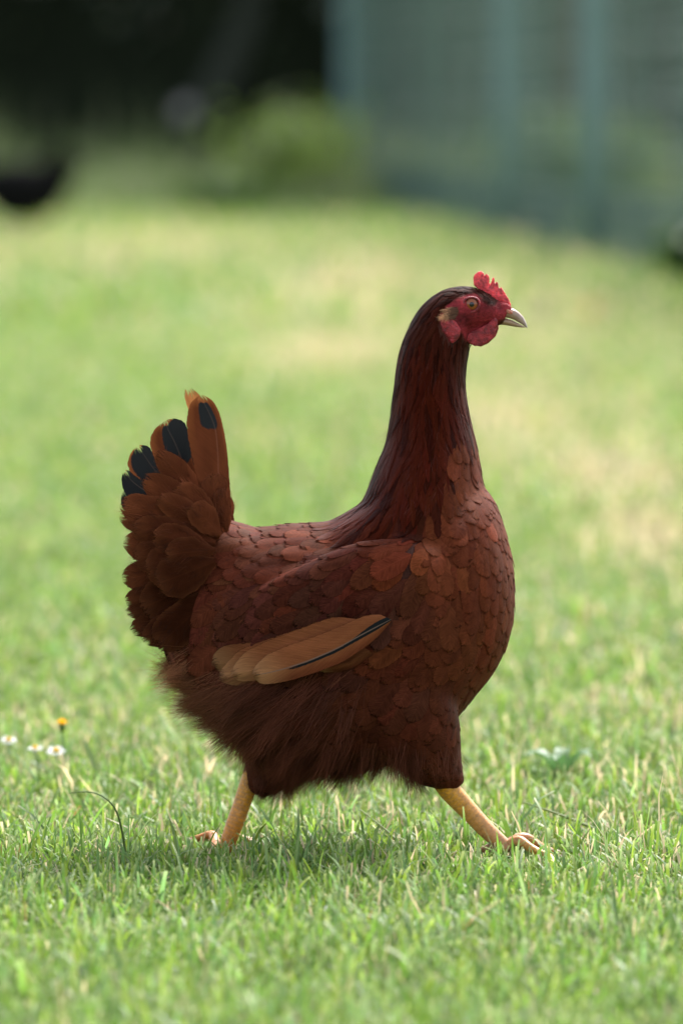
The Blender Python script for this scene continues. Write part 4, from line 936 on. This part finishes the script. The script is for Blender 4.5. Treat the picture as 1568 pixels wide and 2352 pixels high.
def legs():
    yel = np.array([.66, .29, .014]); orange = np.array([.54, .17, .02]); pink = np.array([.44, .19, .085])
    def limb(path, rad, c0, c1, seg=16, nm='shank', parent=None, n=26):
        p = resample(path, n); r = resample(np.array(rad)[:, None], n)[:, 0] if len(rad) > 1 else np.full(n, rad[0])
        v, f, uv = tube(p, r, seg); t = np.repeat(np.linspace(0, 1, n), seg)[:, None]
        return mk(nm, v, f, M_SHANK, parent, cols=c0*(1-t)+c1*t, attrs={'fuv': uv})
    def toe(path, rad, parent, c0, c1):
        rad = [q*.82 for q in rad]
        o = limb(path, rad, c0, c1, 12, 'toe', parent, 18)
        # joint pads
        e = np.asarray(path[-1]); d = e-np.asarray(path[-2]); d /= np.linalg.norm(d)
        v, f, _ = tube([e-d*.001, e+d*.004+[0, 0, .0004], e+d*.008-[0, 0, .0012], e+d*.0105-[0, 0, .004]], [rad[-1]*.85, rad[-1]*.7, rad[-1]*.45, .0002], 8)
        mk('claw', v, f, M_CLAW, o)
    m = 1/PXM
    # near (right) leg, reaching forward
    Lg = empty('leg', tuple(pt(1034, 1800, -.020)), None, None); Lg.parent = HEN
    y = -.018
    limb([pt(1012, 1785, -.024), pt(1032, 1816, -.022), pt(1076, 1863, y), pt(1120, 1910, y), pt(1152, 1938, y), pt(1166, 1952, y)], [27*m, 26*m, 22*m, 20.5*m, 21*m, 17*m], yel, pink, 18, 'shank', Lg)
    k = pt(1160, 1946, y); G = lambda px, dy, z: np.array([pt(px, 1900, y)[0], y+dy, z])
    toe([k, G(1190, -.004, .016), G(1216, -.009, .010), G(1244, -.014, .006), G(1262, -.017, .0045)], [.0052, .0050, .0046, .0036, .0030], Lg, pink, yel)
    toe([k+[0, .003, 0], G(1195, .004, .017), G(1212, .006, .016), G(1250, .010, .007), G(1272, .012, .005)], [.0052, .0052, .0050, .0038, .0030], Lg, pink, orange)
    toe([k+[0, .004, 0], G(1180, .012, .013), G(1196, .026, .008), G(1214, .036, .005)], [.0050, .0048, .0042, .0030], Lg, pink, orange)
    toe([k-[.004, 0, .002], G(1128, .002, .010), G(1108, .004, .007), G(1096, .005, .005)], [.0042, .0040, .0034, .0026], Lg, pink*.7, pink*.6)
    # far (left) leg, pushing off behind
    Lg = empty('leg', tuple(pt(566, 1795, .020)), None, None); Lg.parent = HEN
    y = .018
    limb([pt(585, 1770, .021), pt(570, 1806, .020), pt(544, 1880, y), pt(523, 1936, y), pt(508, 1958, y), pt(502, 1968, y)], [24*m, 23*m, 19.5*m, 20*m, 21*m, 16*m], yel*.9, orange*.95, 18, 'shank', Lg)
    k = pt(510, 1956, y)
    toe([k-[.003, 0, 0], G(486, .0+.036, .012), G(462, .036, .009), G(438, .037, .0065)], [.0056, .0052, .0044, .0034], Lg, orange, orange*.9)
    toe([k+[.002, 0, 0], G(540, .030, .010), G(566, .026, .007), G(588, .024, .005)], [.0052, .0050, .0042, .0032], Lg, orange, orange)
    toe([k, G(532, .038, .010), G(560, .040, .007), G(586, .042, .005)], [.0052, .0050, .0042, .0032], Lg, orange, orange)
    toe([k, G(526, .046, .010), G(545, .054, .007), G(562, .060, .005)], [.0050, .0048, .0040, .0030], Lg, orange, orange)
legs()

# ---------------------------------------------------------------- small plants in the lawn
def petal(name, c):
    t = simple(name, c, .6, .2); t.translucent((*c, 1), .45); return t.m
def daisy(px, py, label, d=.0165, tilt=.34, h=.034):
    g = gnd(px, py, h); r = empty('daisy', (g[0], g[1], 0), label, 'daisy', 'white daisies in the grass')
    top = np.array([g[0], g[1], h]); V = []; F = []; rs = np.random.default_rng(int(px))
    n = 34
    for i in range(n):
        a = 6.283*i/n+rs.normal(0, .05); e = np.array([math.cos(a), math.sin(a), 0]); s = np.array([-math.sin(a), math.cos(a), 0])*d*.045; R = d*.5*rs.uniform(.9, 1.08); z = rs.normal(0, .0006)
        o = len(V); V += [top+e*d*.12-s*.6, top+e*d*.12+s*.6, top+e*R*.7+s+[0, 0, z+.0012], top+e*R*.7-s+[0, 0, z+.0012], top+e*R+[0, 0, z+.0006]]
        F += [[o, o+1, o+2, o+3], [o+3, o+2, o+4]]
    V = np.array(V); V[:, 2] += (V[:, 1]-top[1])*tilt
    mk('petals', V, F, petal('white_petal', (.80, .80, .82)), r, smooth=False)
    v, f = loft([np.array([top+np.array([math.cos(a)*q*d*.17, math.sin(a)*q*d*.17, .0012+z]) for a in np.linspace(0, 6.283, 13)[:-1]]) for q, z in ((1, -.001), (.95, .0008), (.6, .0020), (.1, .0024))])
    mk('disc', v, f, simple('yellow_disc', (.65, .38, .02), .8, .1).m, r)
    v, f, _ = tube([[g[0]+.004, g[1], 0], [g[0]+.003, g[1], h*.5], top-[0, 0, .0006]], [.0008, .0007, .0007], 6); mk('stem', v, f, simple('daisy_stem', (.10, .17, .04), .6).m, r)
daisy(20, 1702, 'white daisy nearest the left edge of the picture', .0140)
daisy(81, 1721, 'smaller white daisy between the two others, a little turned away', .0140, .2)
daisy(129, 1727, 'brightest white daisy, right-hand one of the three in the grass', .0165)
def yellow_flower():
    h = .045; g = gnd(143, 1665, h); r = empty('yellow_flower', (g[0], g[1], 0), 'small orange yellow flower head standing behind the white daisies', 'flower')
    V = []; F = []; top = np.array([g[0], g[1], h])
    for i in range(30):
        a = i*2.4; q = .15+.85*(i/30); e = np.array([math.cos(a), math.sin(a), 0]); s = np.array([-math.sin(a), math.cos(a), 0])*.0009; o = len(V)
        V += [top+e*.001-s, top+e*.001+s, top+e*.0058*q+s+[0, 0, .0055-.003*q], top+e*.0058*q-s+[0, 0, .0055-.003*q]]; F.append([o, o+1, o+2, o+3])
    mk('petals', np.array(V), F, petal('yellow_petal', (.85, .48, .015)), r, smooth=False)
    v, f, _ = tube([top-[0, 0, .006], top-[0, 0, .003], top+[0, 0, .001]], [.0012, .0028, .0030], 10); mk('calyx', v, f, simple('calyx', (.08, .14, .03), .7).m, r)
    v, f, _ = tube([[g[0], g[1], 0], [g[0]+.002, g[1], h*.5], top-[0, 0, .005]], [.0010, .0009, .0010], 6); mk('stem', v, f, simple('flower_stem', (.09, .16, .04), .6).m, r)
yellow_flower()
def stalk(pts, w, col, label, name='grass_stalk'):
    P = []
    for px, py, z in pts: P.append(gnd(px, py, z))
    P = resample(np.array(P), 16); n = len(P); r = np.linspace(w, w*.35, n); v, f, _ = tube(P, r, 6)
    o = mk(name, v, f, M_GRASS, cols=np.tile(col, (len(v), 1))*np.linspace(.75, 1.2, n).repeat(6)[:, None]); tag(o, label, 'grass stalk', 'single long stalks in the lawn')
stalk([(1408, 1925, .004), (1340, 1893, .012), (1270, 1866, .020), (1200, 1842, .026)], .0016, (.20, .24, .09), 'long pale straw stalk lying on the grass right of the forward foot')
stalk([(925, 1945, .004), (890, 1910, .014), (850, 1878, .024), (825, 1858, .030)], .0012, (.26, .30, .15), 'thin pale stalk between the two legs of the red hen')
stalk([(292, 1995, .0), (285, 1930, .022), (270, 1860, .046), (245, 1830, .056), (205, 1815, .060), (160, 1822, .058)], .0010, (.16, .22, .08), 'tall stalk bent over to the left, left of the rear foot')
def plantain(px, py, label, s=1.):
    g = gnd(px, py, 0); r = empty('plantain', (g[0], g[1], 0), label, 'weed'); rs = np.random.default_rng(int(px))
    for k in range(6):
        a = k*1.05+.4; L = .040*s*rs.uniform(.8, 1.2); w = .0065*s; V = []; n = 9; e = np.array([math.cos(a), math.sin(a), 0]); q = np.array([-e[1], e[0], 0])
        for i in range(n):
            t = i/(n-1); hw = w*math.sin(math.pi*min(1, t*.93+.07))**.8; c = np.array([g[0], g[1], 0])+e*L*t+np.array([0, 0, .024*s*math.sin(t*2.2)])
            V += [c-q*hw+[0, 0, .0015], c, c+q*hw+[0, 0, .0015]]
        F = [[3*i+j, 3*i+j+1, 3*i+j+4, 3*i+j+3] for i in range(n-1) for j in (0, 1)]
        mk('leaf', np.array(V), F, M_LEAF, r, cols=np.tile((.07, .15, .045), (len(V), 1)))
plantain(1285, 1795, 'broad leaved weed in the grass behind the forward foot')
